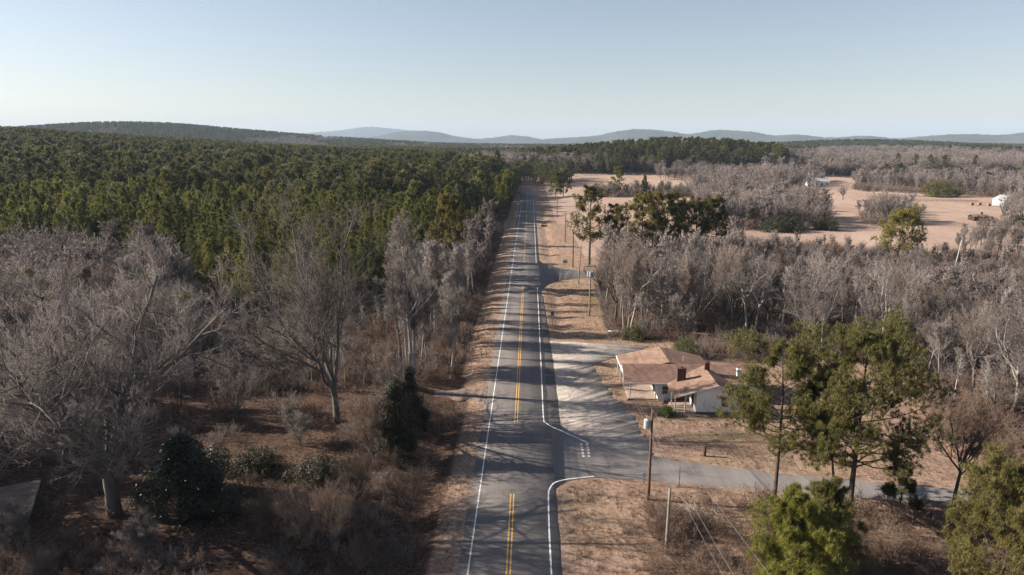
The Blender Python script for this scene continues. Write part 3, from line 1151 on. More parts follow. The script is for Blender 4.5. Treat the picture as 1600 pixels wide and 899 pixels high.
# ------------------------------------------------------------------ the old white house by the pull-off
def shingle_material(name, c0, c1):
    m, nt, b = base_mat(name, 0.92, 0.15)
    P = geo_pos(nt)
    f = noise(nt, 1.1, 6, 0.7, P)
    c = ramp(nt, f, [(0.28, c0), (0.72, c1)])
    br = nt.nodes.new('ShaderNodeTexBrick')
    br.inputs['Scale'].default_value = 3.4
    br.inputs['Color1'].default_value = (1, 1, 1, 1)
    br.inputs['Color2'].default_value = (0.82, 0.80, 0.80, 1)
    br.inputs['Mortar'].default_value = (0.55, 0.53, 0.52, 1)
    br.inputs['Mortar Size'].default_value = 0.015
    br.inputs['Row Height'].default_value = 0.35
    nt.links.new(mapping(nt, P, (1, 1, 1)), br.inputs['Vector'])
    c = mix(nt, 0.8, c, br.outputs['Color'], 'MULTIPLY')
    st = ramp(nt, noise(nt, 0.35, 5, 0.7, P), [(0.35, (0.62, 0.58, 0.56)), (0.6, (1, 1, 1))])
    c = mix(nt, 0.7, c, st, 'MULTIPLY')
    nt.links.new(c, b.inputs['Base Color'])
    bump(nt, b, br.outputs['Fac'], 0.5, 0.02)
    return m


def siding_material(name, c, dirt):
    m, nt, b = base_mat(name, 0.8, 0.25)
    P = geo_pos(nt)
    f = noise(nt, 0.9, 7, 0.7, mapping(nt, P, (1, 1, 0.6)))
    cc = ramp(nt, f, [(0.30, dirt), (0.52, c)])
    w = nt.nodes.new('ShaderNodeTexWave')
    w.wave_type = 'BANDS'
    w.bands_direction = 'Z'
    w.wave_profile = 'SAW'
    w.inputs['Scale'].default_value = 1.15
    nt.links.new(P, w.inputs['Vector'])
    # peeled and rotten boards: dark marks with their own ragged shape
    pe = ramp(nt, noise(nt, 1.7, 6, 0.75, mapping(nt, P, (0.5, 0.5, 3.0))), [(0.66, (0, 0, 0)), (0.72, (1, 1, 1))])
    cc = mix(nt, maths(nt, 'MULTIPLY', pe, 0.75), cc, (0.16, 0.15, 0.145))
    nt.links.new(cc, b.inputs['Base Color'])
    bump(nt, b, w.outputs['Fac'], 0.7, 0.03)
    return m


M['shingle'] = shingle_material('sunlit_shingles', (0.285, 0.180, 0.134), (0.52, 0.365, 0.280))  # lighter copy: sunlight on the road-facing slopes put into the colour
M['shingle_shade'] = shingle_material('shaded_shingles', (0.215, 0.130, 0.104), (0.40, 0.262, 0.212))  # same shingles darkened: shade put into slopes turned from the sun, and long wing
M['siding'] = siding_material('white_siding', (0.72, 0.72, 0.72), (0.45, 0.44, 0.43))
M['trim'] = simple_mat('white_trim', (0.48, 0.46, 0.44), (0.72, 0.71, 0.69), 3)
M['deck'] = simple_mat('porch_slab', (0.42, 0.31, 0.25), (0.58, 0.45, 0.37), 1.6)
M['brick_dark'] = simple_mat('old_brick', (0.085, 0.045, 0.038), (0.17, 0.085, 0.068), 6)
M['mortar'] = simple_mat('mortar', (0.20, 0.17, 0.155), (0.30, 0.26, 0.24), 5)
M['glass'] = simple_mat('dark_window_glass', (0.012, 0.014, 0.016), (0.03, 0.032, 0.036), 1.5, 0.08, 0.6)
M['foundation'] = simple_mat('foundation_block', (0.10, 0.085, 0.075), (0.22, 0.19, 0.17), 3)

house = empty('abandoned_house', (0, 0, 0))
tag(house, 'low white abandoned house with pinkish brown shingle roofs beside the pull-off', 'house')
GZ = -0.06
# --- long wing across (ridge left to right), store canopy behind it, gabled front wing
BX0, BX1, BY0, BY1, BE, BRZ, BRY = 14.45, 31.8, 85.55, 92.0, 2.6, 3.95, 88.75


def roof_part(quad, m=None, t=0.11, name='roof'):
    return MB().slab(quad, t).build(name, m or M['shingle'], house)


r1 = roof_part([(BX0 - 0.35, BY0 - 0.45, BE - 0.1), (BX1 + 0.4, BY0 - 0.45, BE - 0.1), (BX1 + 0.4, BRY, BRZ), (BX0 - 0.35, BRY, BRZ)], M['shingle_shade'])
MB().box(BX0 - 0.36, BX1 + 0.41, BY0 - 0.52, BY0 - 0.45, BE - 0.26, BE - 0.08).build('fascia', M['trim'], r1)
roof_part([(BX1 + 0.4, BRY + 0.004, BRZ), (BX1 + 0.4, BY1 + 0.4, BE), (21.0, BY1 + 0.4, BE), (21.0, BRY + 0.004, BRZ)], M['shingle_shade'])
# canopy roof of the former store, ridge running away from the viewer
AX0, AX1, AXR, AY0, AY1, AZE, AZR = 14.35, 26.6, 20.55, 88.9, 96.2, 2.72, 4.15
ra = roof_part([(AX0, AY0, AZE), (AXR, AY0, AZR), (AXR, AY1, AZR), (AX0, AY1, AZE)])
MB().box(AX0 - 0.07, AX0, AY0, AY1, AZE - 0.22, AZE + 0.01).build('fascia', M['trim'], ra)
rb2 = roof_part([(AXR + 0.004, AY1, AZR), (AXR + 0.004, AY0, AZR), (AX1, AY0, AZE), (AX1, AY1, AZE)], M['shingle_shade'])
MB().prism([(AX0 + 1.6, GZ), (AX1 - 0.4, GZ), (AX1 - 0.4, AZE - 0.08), (AXR, AZR - 0.17), (AX0 + 1.6, AZE + 0.2)], BY1 + 0.003, AY1 - 0.35).build('wall', M['siding'], house)
for yy in (89.2, 92.4, 95.8):
    p = MB()
    p.box(AX0 + 0.12, AX0 + 0.28, yy, yy + 0.16, GZ, AZE - 0.12)
    p.build('porch_post', M['trim'], house)
# walls of the long wing: porch open at its road end
MB().box(18.55, BX1, BY0, BY1, GZ, BE - 0.13).build('wall', M['siding'], house)
gw = MB()
gw.add([(BX1, BY0, BE - 0.2), (BX1, BY1, BE - 0.2), (BX1, BRY, BRZ - 0.14), (BX1 - 0.15, BY0, BE - 0.2), (BX1 - 0.15, BY1, BE - 0.2), (BX1 - 0.15, BRY, BRZ - 0.14)],
       [(0, 1, 2), (3, 5, 4), (0, 2, 5, 3), (1, 4, 5, 2), (0, 3, 4, 1)])
gw.build('gable', M['siding'], house)
gw2 = MB()
gw2.add([(BX0 - 0.1, BY0 - 0.1, BE - 0.13), (BX0 - 0.1, BY1, BE - 0.13), (BX0 - 0.1, BRY, BRZ - 0.13), (BX0 + 0.05, BY0 - 0.1, BE - 0.13), (BX0 + 0.05, BY1, BE - 0.13), (BX0 + 0.05, BRY, BRZ - 0.13)],
        [(0, 1, 2), (3, 5, 4), (0, 2, 5, 3), (1, 4, 5, 2), (0, 3, 4, 1)])
gw2.build('gable', M['trim'], house)
MB().box(14.75, 18.55, 85.75, 91.6, GZ - 0.1, 0.10).build('porch_floor', M['deck'], house)
MB().box(14.6, 14.95, 85.5, 85.75, GZ, 0.14).build('kerb_stone', M['foundation'], house)
for xx in (14.85, 18.2):
    MB().box(xx, xx + 0.11, 85.62, 85.73, 0.1, BE - 0.2).build('porch_post', M['trim'], house)
MB().tube([(17.2, 85.7, BE - 0.15), (17.9, 85.7, BE - 0.75)], 0.05, 4).build('brace', M['trim'], house)
dr = MB().box(18.50, 18.55, 88.0, 88.95, 0.1, 2.1).build('door', M['wood_dark'], house)
MB().box(18.47, 18.50, 88.1, 88.16, 1.0, 1.1).build('handle', M['metal'], dr)


def window(x0, x1, z0, z1, y, mullions=1):
    w = MB()
    w.box(x0 - 0.09, x1 + 0.09, y - 0.05, y - 0.003, z1, z1 + 0.11)
    w.box(x0 - 0.09, x0, y - 0.05, y - 0.003, z0, z1)
    w.box(x1, x1 + 0.09, y - 0.05, y - 0.003, z0, z1)
    w.box(x0, x1, y - 0.045, y - 0.003, (z0 + z1) / 2 - 0.025, (z0 + z1) / 2 + 0.025)
    f = w.build('window', M['trim'], house)
    MB().box(x0 - 0.14, x1 + 0.14, y - 0.1, y - 0.003, z0 - 0.08, z0).build('sill', M['trim'], f)
    MB().box(x0, x1, y - 0.02, y - 0.004, (z0 + z1) / 2 + 0.025, z1).build('pane', M['glass'], f)
    MB().box(x0, x1, y - 0.015, y - 0.004, z0, (z0 + z1) / 2 - 0.025).build('pane', M['glass'], f)


# front gabled wing with its side porch
CX0, CXR, CX1, CXP, CY0, CZE, CZR = 22.5, 25.0, 28.0, 19.55, 81.1, 2.62, 3.92
slope = (CZR - 2.28) / (CXR - CXP)
MB().prism([(CX0, GZ), (CX1, GZ), (CX1, CZE - 0.16), (CXR, CZR - 0.14), (CX0, CZR - slope * (CXR - CX0) - 0.14)], CY0, BY0 - 0.003).build('wall', M['siding'], house)
rc = roof_part([(CXP, CY0 - 0.5, 2.28), (CXR, CY0 - 0.5, CZR), (CXR, 88.3, CZR), (CXP, 85.5, 2.50)])
MB().slab([(CXP, CY0 - 0.56, 2.30), (CXP, CY0 - 0.56, 2.14), (CXR, CY0 - 0.56, CZR - 0.16), (CXR, CY0 - 0.56, CZR + 0.01)], 0.05).build('fascia', M['trim'], rc)
rd = roof_part([(CXR + 0.004, 88.3, CZR), (CXR + 0.004, CY0 - 0.5, CZR), (CX1 + 0.45, CY0 - 0.5, CZE - 0.25), (CX1 + 0.45, 86.2, CZE - 0.25)], M['shingle_shade'])
MB().slab([(CXR + 0.003, CY0 - 0.56, CZR + 0.01), (CXR + 0.003, CY0 - 0.56, CZR - 0.16), (CX1 + 0.45, CY0 - 0.56, CZE - 0.42), (CX1 + 0.45, CY0 - 0.56, CZE - 0.25)], 0.05).build('fascia', M['trim'], rd)
MB().box(19.75, CX0 - 0.003, CY0 + 0.05, 85.4, GZ - 0.1, 0.16).build('porch_floor', M['deck'], house)
for xx, yy in ((19.85, 81.2), (21.1, 81.2), (19.85, 83.4)):
    MB().box(xx, xx + 0.12, yy, yy + 0.12, 0.16, 2.18 + (xx - CXP) * slope - 0.06).build('porch_post', M['trim'], house)
MB().box(CX0 - 0.04, CX0, 82.6, 83.5, 0.16, 2.15).build('door', M['wood_dark'], house)
window(25.6, 26.45, 0.95, 2.2, CY0)
window(20.0 - 0.9, 20.0 - 0.2, 0.9, 1.9, BY0)
window(29.4, 30.4, 0.9, 2.0, BY0)
MB().box(CX0, CX1, CY0 - 0.06, CY0 - 0.003, GZ - 0.1, 0.22).build('foundation', M['foundation'], house)
MB().box(CX1 + 0.002, BX1, BY0 - 0.06, BY0 - 0.003, GZ - 0.1, 0.22).build('foundation', M['foundation'], house)


def chimney(x0, x1, y0, y1, z0, z1, m):
    c = MB().box(x0, x1, y0, y1, z0, z1).build('chimney', m, house)
    MB().box(x0 - 0.06, x1 + 0.06, y0 - 0.06, y1 + 0.06, z1, z1 + 0.12).build('cap', m, c)
    MB().tube([((x0 + x1) / 2, (y0 + y1) / 2, z1 + 0.1), ((x0 + x1) / 2, (y0 + y1) / 2, z1 + 0.32)], 0.13, 8).build('flue', M['brick_dark'], c)
    # rows of proud brick courses
    n = int((z1 - z0) / 0.3)
    for k in range(n):
        zc = z0 + 0.15 + k * 0.3
        MB().box(x0 - 0.012, x1 + 0.012, y0 - 0.012, y1 + 0.012, zc, zc + 0.12).build('brick_course', m, c)


chimney(20.85, 21.95, 85.0, 85.54, 0.0, 4.45, M['brick_dark'])
chimney(24.75, 25.35, 86.5, 87.1, 3.0, 4.75, M['brick_dark'])
chimney(29.0, 29.5, 86.4, 86.9, 2.9, 3.95, M['trim'])
for x, y, z in ((22.9, 91.0, 4.0), (31.0, 87.9, 3.55)):
    MB().tube([(x, y, z - 0.5), (x, y, z + 0.35)], 0.06, 8).build('vent_pipe', M['metal'], house)


# ------------------------------------------------------------------ utility poles, wires, signs, posts
def pole(x, y, h, label, m, r=0.15, lean=(0, 0), arm=False, transformers=0, can=False, lamp=False, name='utility_pole', group=None):
    z = gz(x, y)
    o = empty(name, (x, y, z))
    tag(o, label, 'pole', group)
    top = (lean[0] * h, lean[1] * h, h)
    n = 6
    MB().tube([(top[0] * k / n, top[1] * k / n, -0.4 * (k == 0) + h * k / n) for k in range(n + 1)], [r * (1 - 0.35 * k / n) for k in range(n + 1)], 10).build('shaft', m, o, True)
    if arm:
        a = MB().box(top[0] - 1.25, top[0] + 1.25, top[1] - 0.16, top[1] - 0.05, h - 0.55, h - 0.42).build('crossarm', M['wood_grey'], o)
        for s in (-1.1, -0.45, 0.45, 1.1):
            MB().tube([(top[0] + s, top[1] - 0.1, h - 0.42), (top[0] + s, top[1] - 0.1, h - 0.34), (top[0] + s, top[1] - 0.1, h - 0.22)], [0.05, 0.075, 0.03], 7).build('insulator', M['insulator'], a)
        for s in (-1, 1):
            MB().tube([(top[0] + s * 0.65, top[1] - 0.14, h - 0.55), (top[0] + s * 0.06, top[1] - 0.14, h - 1.15)], 0.025, 4).build('brace', M['metal'], a)
    tz = h - 1.9
    for k in range(transformers):
        sx = (-1, 1, 0)[k] * 0.42
        sy = -0.1 if k < 2 else -0.5
        t = MB().tube([(sx, sy, tz - 0.45), (sx, sy, tz + 0.4), (sx, sy, tz + 0.48)], [0.25, 0.25, 0.12], 12).build('transformer', M['metal'], o, False)
        MB().tube([(sx, sy, tz + 0.45), (sx, sy, tz + 0.72)], [0.05, 0.035], 6).build('bushing', M['insulator'], t)
    if can:
        t = MB().tube([(-0.45, -0.1, h - 1.55), (-0.45, -0.1, h - 0.72), (-0.45, -0.1, h - 0.62)], [0.29, 0.29, 0.14], 14).build('transformer', M['metal'], o, False)
        MB().tube([(-0.45, -0.1, h - 0.65), (-0.45, -0.1, h - 0.25)], [0.06, 0.04], 6).build('bushing', M['insulator'], t)
        MB().box(-0.2, -0.1, -0.16, -0.04, h - 1.4, h - 0.8).build('bracket', M['metal'], t)
        MB().tube([(0, 0, h), (0, 0, h + 0.25)], [0.05, 0.03], 6).build('insulator', M['insulator'], o)
    if lamp:
        l = MB().tube([(top[0], top[1], h - 0.8), (top[0] - 0.5, top[1], h - 0.6), (top[0] - 0.9, top[1], h - 0.62)], 0.03, 5).build('lamp_arm', M['metal'], o)
        MB().tube([(top[0] - 0.8, top[1], h - 0.6), (top[0] - 1.0, top[1], h - 0.68), (top[0] - 1.05, top[1], h - 0.85)], [0.1, 0.18, 0.1], 8).build('lamp_head', M['metal'], l)
    return Vector((x + top[0], y + top[1], z + h))


pA = pole(13.0, 59.9, 8.9, 'tall reddish wooden utility pole with grey transformer near the side road', M['wood_pole'], 0.16, can=True, lean=(0.004, 0.0))
pS = pole(13.0, 51.1, 5.9, 'shorter weathered grey pole rising from brush near the tall pole', M['wood_grey'], 0.15, lean=(0.01, 0.01))
pB = pole(13.3, 130.1, 10.3, 'pale utility pole with crossarm and transformers beside the bare thicket', M['wood_grey'], 0.17, arm=True, transformers=3)
pC = pole(13.2, 160.1, 9.6, 'pale leaning lamp pole at the corner of the far side road', M['wood_grey'], 0.15, lean=(0.05, 0.0), lamp=True)
pD = pole(13.2, 182.0, 9.6, 'dark bare utility pole standing beyond the far side road', M['wood_dark'], 0.16)
pE = pole(13.5, 229.9, 10.0, 'brown utility pole with crossarm by the roadside field', M['wood_pole'], 0.16, arm=True)
pF = pole(13.4, 300.0, 10.0, 'thin utility pole with crossarm down the road near two dark pines', M['wood_pole'], 0.16, arm=True)
pG = pole(gp(1490, 425)[0], gp(1490, 425)[1], 8.5, 'pale slanting pole rising out of the grey woods below the meadow', M['metal'], 0.16, lean=(0.12, 0.0))


def wire(a, b_, sag, label, group=None, r=0.013):
    a, b_ = Vector(a), Vector(b_)
    n = 18
    pts = []
    for k in range(n + 1):
        t = k / n
        p = a.lerp(b_, t)
        p.z -= sag * 4 * t * (1 - t)
        pts.append(p)
    tag(MB().tube(pts, r, 4).build('power_line', M['wire']), label, 'cable', group)


wire(pA + Vector((0, 0, 0.2)), pB + Vector((0, -0.1, -0.2)), 1.4, 'topmost wire from the tall transformer pole to the far crossarm pole')
wire(pA + Vector((0, 0, -1.6)), pB + Vector((0, -0.1, -2.6)), 1.7, 'middle wire from the tall transformer pole to the far crossarm pole')
wire(pA + Vector((0.1, 0, -2.4)), pB + Vector((0, -0.1, -3.0)), 1.8, 'lowest wire from the tall transformer pole to the far crossarm pole')
for k, (dz, ex) in enumerate(((0.2, 19.5), (-1.6, 17.2), (-2.4, 16.6))):
    wire(pA + Vector((0, 0, dz)), (ex, 12.0, 9.0 + dz), 1.2, ('topmost', 'middle', 'lowest')[k] + ' wire running from the tall transformer pole over the brush')
wire(pA + Vector((0, 0, -2.0)), pS + Vector((0, 0, -0.3)), 0.3, 'slack wire from the tall pole to the short weathered pole')
wire(pA + Vector((0, 0, -2.2)), (21.6, 81.0, 2.5), 0.8, 'service wire from the tall pole to the house porch roof')
for s, wn_ in ((-1.1, 'road side'), (0.45, 'middle'), (1.1, 'field side')):
    wire(pE + Vector((s, -0.1, -0.25)), pB + Vector((s, -0.1, -0.25)), 1.5, wn_ + ' wire between the two crossarm poles beside the highway')
    wire(pE + Vector((s, -0.1, -0.25)), pF + Vector((s, -0.1, -0.25)), 1.2, wn_ + ' wire running on beyond the brown crossarm pole')
wire(pB + Vector((0.05, 0, -1.3)), (16.2, 125.5, 0.0), 0.0, 'steel guy wire anchoring the crossarm pole on the grass', r=0.012)
wire(pB + Vector((0.05, 0, -1.8)), (17.4, 125.5, 0.0), 0.0, 'second guy wire of the crossarm pole, nearer the thicket', r=0.012)


def sign(x, y, h, w, hh, m, label, rz=0.0, post=None):
    o = empty('road_sign', (x, y, gz(x, y)), rz)
    tag(o, label, 'sign')
    MB().box(-0.04, 0.04, -0.02, 0.03, -0.3, h).build('post', post or M['metal'], o)
    p = MB().box(-w / 2, w / 2, -0.035, -0.022, h - hh, h + 0.02).build('plate', m, o)
    MB().box(-w / 2 + 0.05, w / 2 - 0.05, -0.042, -0.036, h - hh + 0.05, h - 0.03).build('face', m, p)
    for k in (0.25, 0.75):
        MB().tube([(0, -0.05, h - hh * k), (0, -0.02, h - hh * k)], 0.015, 6).build('bolt', M['metal'], p)


sx, sy = gp(863, 506)
sign(sx, sy, 2.5, 0.62, 0.78, M['sign_blue'], 'small blue road sign on the grass facing up the highway')
sx, sy = gp(883, 418)
sign(sx, sy, 2.0, 1.15, 0.75, M['sign_grey'], 'pale grey rectangular sign back at the far junction')
sx, sy = gp(1006, 756)
sign(sx, sy, 1.25, 0.42, 0.5, M['sign_white'], 'short white marker sign left of the tall transformer pole', post=M['wood_grey'])


def post(x, y, h, r, m, label, name='post'):
    o = empty(name, (x, y, gz(x, y)))
    tag(o, label, 'post')
    MB().tube([(0, 0, -0.3), (0.01, 0, h * 0.5), (0, 0.01, h)], [r, r * 0.95, r * 0.9], 8).build('shaft', m, o, True)
    MB().tube([(0, 0.01, h), (0, 0.01, h + r * 0.5)], [r * 1.15, r * 0.6], 8).build('cap', m, o)


x, y = gp(1061, 760)
post(x, y, 2.2, 0.035, M['wood_dark'], 'thin dark stake standing on the verge of the side road')
x, y = gp(1101, 712)
post(x, y, 1.1, 0.16, M['wood_dark'], 'stubby dark wooden post in the lawn below the house')
x, y = gp(752, 556)
post(x, y, 1.5, 0.05, M['wood_dark'], 'thin dark post on the leafy bank beside the highway')
x, y = gp(556, 738)
post(x, y, 3.3, 0.05, M['wood_dark'], 'tall thin dark pole among bare shrubs in the clearing')


# ------------------------------------------------------------------ trees that can be told apart
def hero_bare(px, py, h, label, seed, wood='bark', twig='twig', name='bare_tree', **k):
    x, y = gp(px, py)
    tr, cr, tips, tips2 = bare_tree(seed, h, **k)
    o = tree(name, (x, y, gz(x, y)), 0, 1, [('trunk', to_mesh('trunk', tr, M[wood])), ('crown', to_mesh('crown', cr, M[twig]))], label)
    return o, tips, tips2


def tufts(o, C, rad, n, m, seed):
    rs = np.random.RandomState(seed)
    for c in C:
        d = nrm(rs.randn(n, 3))
        P = c[None] + d * rad * (rs.rand(n, 1) ** 0.5)
        tag(link('mistletoe_leaves', to_mesh('mistletoe_leaves', leaves(P, d, 0.22, 0.12, rs), m), o), kind='stuff')


oak, tp, tp2 = hero_bare(180, 806, 23.5, 'huge spreading leafless oak with thick leaning trunk beside the dark magnolia', 11, wood='bark',
                    trunk_r=0.62, fork=0.22, n_limb=11, limb_ang=36, limb_ratio=0.66, n_br=14, n_sub=10, n_tw=8, n_fine=4, wander=0.16, upt=0.07, twig_r=0.015, br_ang=46, limb_t0=0.62, thin=0.85)
hi = tp2[np.argsort(-tp2[:, 2])][[3, 9, 14, 30]]
tufts(oak, hi, 0.55, 130, M['mistletoe'], 4)
hero_bare(527, 664, 22.5, 'wide forking leafless oak in front of the pine plantation', 23, trunk_r=0.42, fork=0.22, n_limb=8, limb_ang=33, limb_ratio=0.72,
          n_br=13, n_sub=9, n_tw=8, n_fine=3, wander=0.16, upt=0.08, twig_r=0.014, limb_t0=0.6, thin=0.9)
hero_bare(646, 612, 22.8, 'tall slim pale leafless tree with a straight trunk by the highway woods', 31, wood='bark_pale', trunk_r=0.26, fork=0.93, crown0=0.40, n_limb=26, limb_ang=42, limb_ratio=0.22,
          n_br=7, n_sub=6, n_tw=6, n_fine=2, twig_r=0.012, lean=0.01)
hero_bare(632, 612, 17.5, 'slim grey leafless tree just beside the tall pale one', 33, trunk_r=0.18, fork=0.93, crown0=0.45, n_limb=20, limb_ang=36, limb_ratio=0.2,
          n_br=6, n_sub=6, n_tw=6, n_fine=2, twig_r=0.012, lean=0.03)
hero_bare(60, 640, 15, 'leafless tree forking low behind the huge oak', 35, wood='bark', trunk_r=0.28, fork=0.3, n_limb=6, limb_ang=30, limb_ratio=0.6, n_br=8, n_sub=8, n_tw=7, n_fine=2, twig_r=0.012)
hero_bare(1270, 560, 13.0, 'pale branched leafless tree right behind the tall pines', 41, wood='bark_pale', trunk_r=0.25, fork=0.3, n_limb=7, limb_ang=38, limb_ratio=0.62, n_br=8, n_sub=8, n_tw=7, n_fine=2, twig_r=0.012)
hero_bare(1180, 522, 13.0, 'white-limbed leafless tree at the edge of the thicket above the house', 43, wood='bark_pale', trunk_r=0.2, fork=0.45, n_limb=8, limb_ang=30, limb_ratio=0.45, n_br=8, n_sub=7, n_tw=7, n_fine=2, twig_r=0.012)
hero_bare(974, 522, 11.5, 'slender pale leafless tree at the thicket corner above the pull-off', 44, wood='bark_pale', trunk_r=0.14, fork=0.9, crown0=0.45, n_limb=16, limb_ang=32, limb_ratio=0.22, n_br=6, n_sub=6, n_tw=6, n_fine=1, twig_r=0.012, lean=0.06)
hero_bare(1380, 540, 14.0, 'crooked pale leafless tree in the woods right of the pines', 45, wood='bark_pale', trunk_r=0.25, fork=0.35, n_limb=7, limb_ang=42, limb_ratio=0.6, n_br=8, n_sub=8, n_tw=6, n_fine=2, twig_r=0.012, wander=0.2)
hero_bare(1585, 640, 12.5, 'white-barked crooked leafless tree at the right edge of the woods', 46, wood='bark_pale', trunk_r=0.24, fork=0.4, n_limb=7, limb_ang=40, limb_ratio=0.55, n_br=8, n_sub=7, n_tw=6, n_fine=2, twig_r=0.012, wander=0.25)
hero_bare(1490, 792, 9.0, 'dark leafless tree standing at the end of the side road', 47, wood='bark_dark', twig='brush', trunk_r=0.17, fork=0.5, n_limb=8, limb_ang=30, limb_ratio=0.45, n_br=8, n_sub=7, n_tw=6, n_fine=1, twig_r=0.011)
hero_bare(1385, 350, 15.0, 'broad grey leafless tree in the middle of the meadow', 48, twig='twig', trunk_r=0.45, fork=0.25, n_limb=8, limb_ang=45, limb_ratio=0.75, n_br=9, n_sub=8, n_tw=6, n_fine=1, twig_r=0.02, limb_t0=0.5)
hero_bare(1317, 313, 9.0, 'small lone leafless tree on the far meadow near the white house', 49, trunk_r=0.3, fork=0.3, n_limb=7, limb_ang=40, limb_ratio=0.6, n_br=8, n_sub=7, n_tw=6, twig_r=0.025)
hero_bare(1568, 348, 12.0, 'grey leafless tree in front of the white gabled farmhouse', 50, trunk_r=0.35, fork=0.3, n_limb=7, limb_ang=42, limb_ratio=0.65, n_br=8, n_sub=8, n_tw=6, twig_r=0.022)
hero_bare(640, 800, 5.5, 'low bare reddish shrub on the bank near the highway', 52, wood='bark_dark', twig='brush', name='bare_shrub', trunk_r=0.07, fork=0.15, n_limb=9, limb_ang=38, limb_ratio=0.7, n_br=7, n_sub=7, n_tw=6, n_fine=1, twig_r=0.008)
hero_bare(500, 880, 6.5, 'dense bare grey shrub in deep shade at the lower edge', 53, wood='bark_dark', twig='brush', name='bare_shrub', trunk_r=0.09, fork=0.12, n_limb=11, limb_ang=42, limb_ratio=0.75, n_br=8, n_sub=8, n_tw=7, n_fine=2, twig_r=0.008)


for i, (px, py, h, lb) in enumerate(((560, 800, 6.0, 'bare brown shrub between the dense grey shrub and the highway bank'), (585, 730, 7.0, 'tall bare shrub against the dark upright evergreen'),
                                     (430, 850, 5.0, 'bare grey shrub below the magnolia shade'), (625, 640, 8.0, 'slim bare tree rising behind the dark upright evergreen'),
                                     (470, 700, 4.5, 'small bare shrub in the clearing behind the rounded dark shrub'), (100, 700, 7.0, 'small bare tree under the huge oak crown'),
                                     (370, 655, 8.0, 'small leafless tree at the back of the clearing'), (285, 640, 9.0, 'leafless young tree at the thicket edge behind the magnolia'),
                                     (30, 870, 4.0, 'pale bare shrub by the low shed'), (230, 880, 3.6, 'pale bare shrub below the oak trunk'))):
    hero_bare(px, py, h, lb, 140 + i, wood='bark_dark' if i < 5 else 'bark', twig='brush' if i < 3 else 'twig', name='bare_shrub' if h < 7 else 'bare_tree', trunk_r=0.012 * h + 0.02, fork=0.18, n_limb=9, limb_ang=34,
              limb_ratio=0.7, n_br=8, n_sub=7, n_tw=6, n_fine=2, twig_r=0.010, wander=0.16)


def hero_pine(px, py, h, label, seed, needle='pine', name='pine_tree', rz=0.0, **k):
    x, y = gp(px, py)
    wd, nd, tr = pine_tree(seed, h, **k)
    return tree(name, (x, y, gz(x, y)), rz, 1, [('trunk', to_mesh('trunk', wd, M['bark_pine'])), ('crown', to_mesh('crown', nd, M[needle]))], label)


NEAR = dict(n_sub=9, nn=32, ln=0.27, wd=0.048, n_mid=5, t0s=0.52)
hero_pine(1210, 784, 14.4, 'open-crowned pine with bare lower trunk nearest the house', 61, r_tr=0.24, crown0=0.36, rad=4.8, n_br=46, **NEAR)
hero_pine(1326, 802, 15.8, 'tallest full-crowned pine beside the side road', 62, r_tr=0.30, crown0=0.30, rad=6.4, n_br=76, **NEAR)
hero_pine(1303, 796, 12.0, 'thin pine leaning between the two tall pines', 63, r_tr=0.15, crown0=0.50, rad=2.9, n_br=20, **NEAR)
hero_pine(1405, 800, 4.4, 'small ragged young pine right of the tallest pine', 64, r_tr=0.10, crown0=0.35, rad=1.7, n_br=11, **NEAR)
hero_pine(1292, 892, 7.4, 'darker bushy young pine right behind the bright green one', 68, needle='pine', r_tr=0.12, crown0=0.08, rad=3.4, n_br=56, prof='cone', n_sub=8, nn=20, ln=0.26, wd=0.045, n_mid=4, dead=0)
hero_pine(1238, 925, 8.1, 'bright green bushy young pine at the lower edge', 65, needle='young', r_tr=0.13, crown0=0.10, rad=4.2, n_br=76, prof='cone', n_sub=9, nn=22, ln=0.26, wd=0.045, n_mid=4, dead=0)
hero_pine(1545, 960, 10.0, 'yellowish pine with drooping boughs in the lower corner', 66, needle='pine_yellow', r_tr=0.17, crown0=0.28, rad=4.4, n_br=42, **NEAR)
hero_pine(1660, 880, 10.5, 'olive pine partly beyond the lower corner', 67, needle='pine', r_tr=0.18, crown0=0.25, rad=4.0, n_br=36, **NEAR)
MID = dict(n_sub=7, nn=22, ln=0.46, wd=0.11, n_mid=3, t0s=0.4)
hero_pine(921, 416, 21.0, 'tall lone pine by the pale poles at the far junction', 71, needle='pine_mid', r_tr=0.36, crown0=0.30, rad=5.0, n_br=46, **MID)
hero_pine(963, 418, 16.5, 'yellowing pine right of the tall lone pine', 72, needle='pine_yellow', r_tr=0.26, crown0=0.45, rad=4.0, n_br=30, **MID)
for i, (px, py, h, rad) in enumerate(((1000, 412, 18.5, 5.0), (1018, 410, 18.8, 5.2), (1040, 408, 18.0, 5.0), (1062, 404, 15.5, 4.4), (1086, 404, 16.0, 4.6))):
    hero_pine(px, py, h, ('first', 'second', 'third', 'fourth', 'fifth')[i] + ' pine from the yellowing one in the row behind the bare thicket', 73 + i, needle='pine_mid', r_tr=0.26, crown0=0.40, rad=rad, n_br=34, **MID)
hero_pine(1120, 402, 16.2, 'dark dense pine closing the row behind the bare thicket', 79, needle='pine_far', r_tr=0.28, crown0=0.3, rad=5.2, n_br=46, **MID)
hero_pine(1400, 408, 12.5, 'lone rounded pine standing above the grey woods below the meadow', 80, needle='pine_mid', r_tr=0.3, crown0=0.15, rad=6.3, n_br=52, **MID)
hero_pine(708, 448, 20.0, 'tall yellow-green pine rising by the highway at the plantation edge', 81, r_tr=0.3, crown0=0.42, rad=4.6, n_br=40, needle='pine_yellow', **MID)
hero_pine(868, 306, 15.0, 'left of the two dark pines by the road bend', 82, needle='pine_far', r_tr=0.25, crown0=0.1, rad=4.6, n_br=40, **MID)
hero_pine(880, 306, 16.0, 'right of the two dark pines by the road bend', 83, needle='pine_far', r_tr=0.25, crown0=0.1, rad=4.8, n_br=40, **MID)
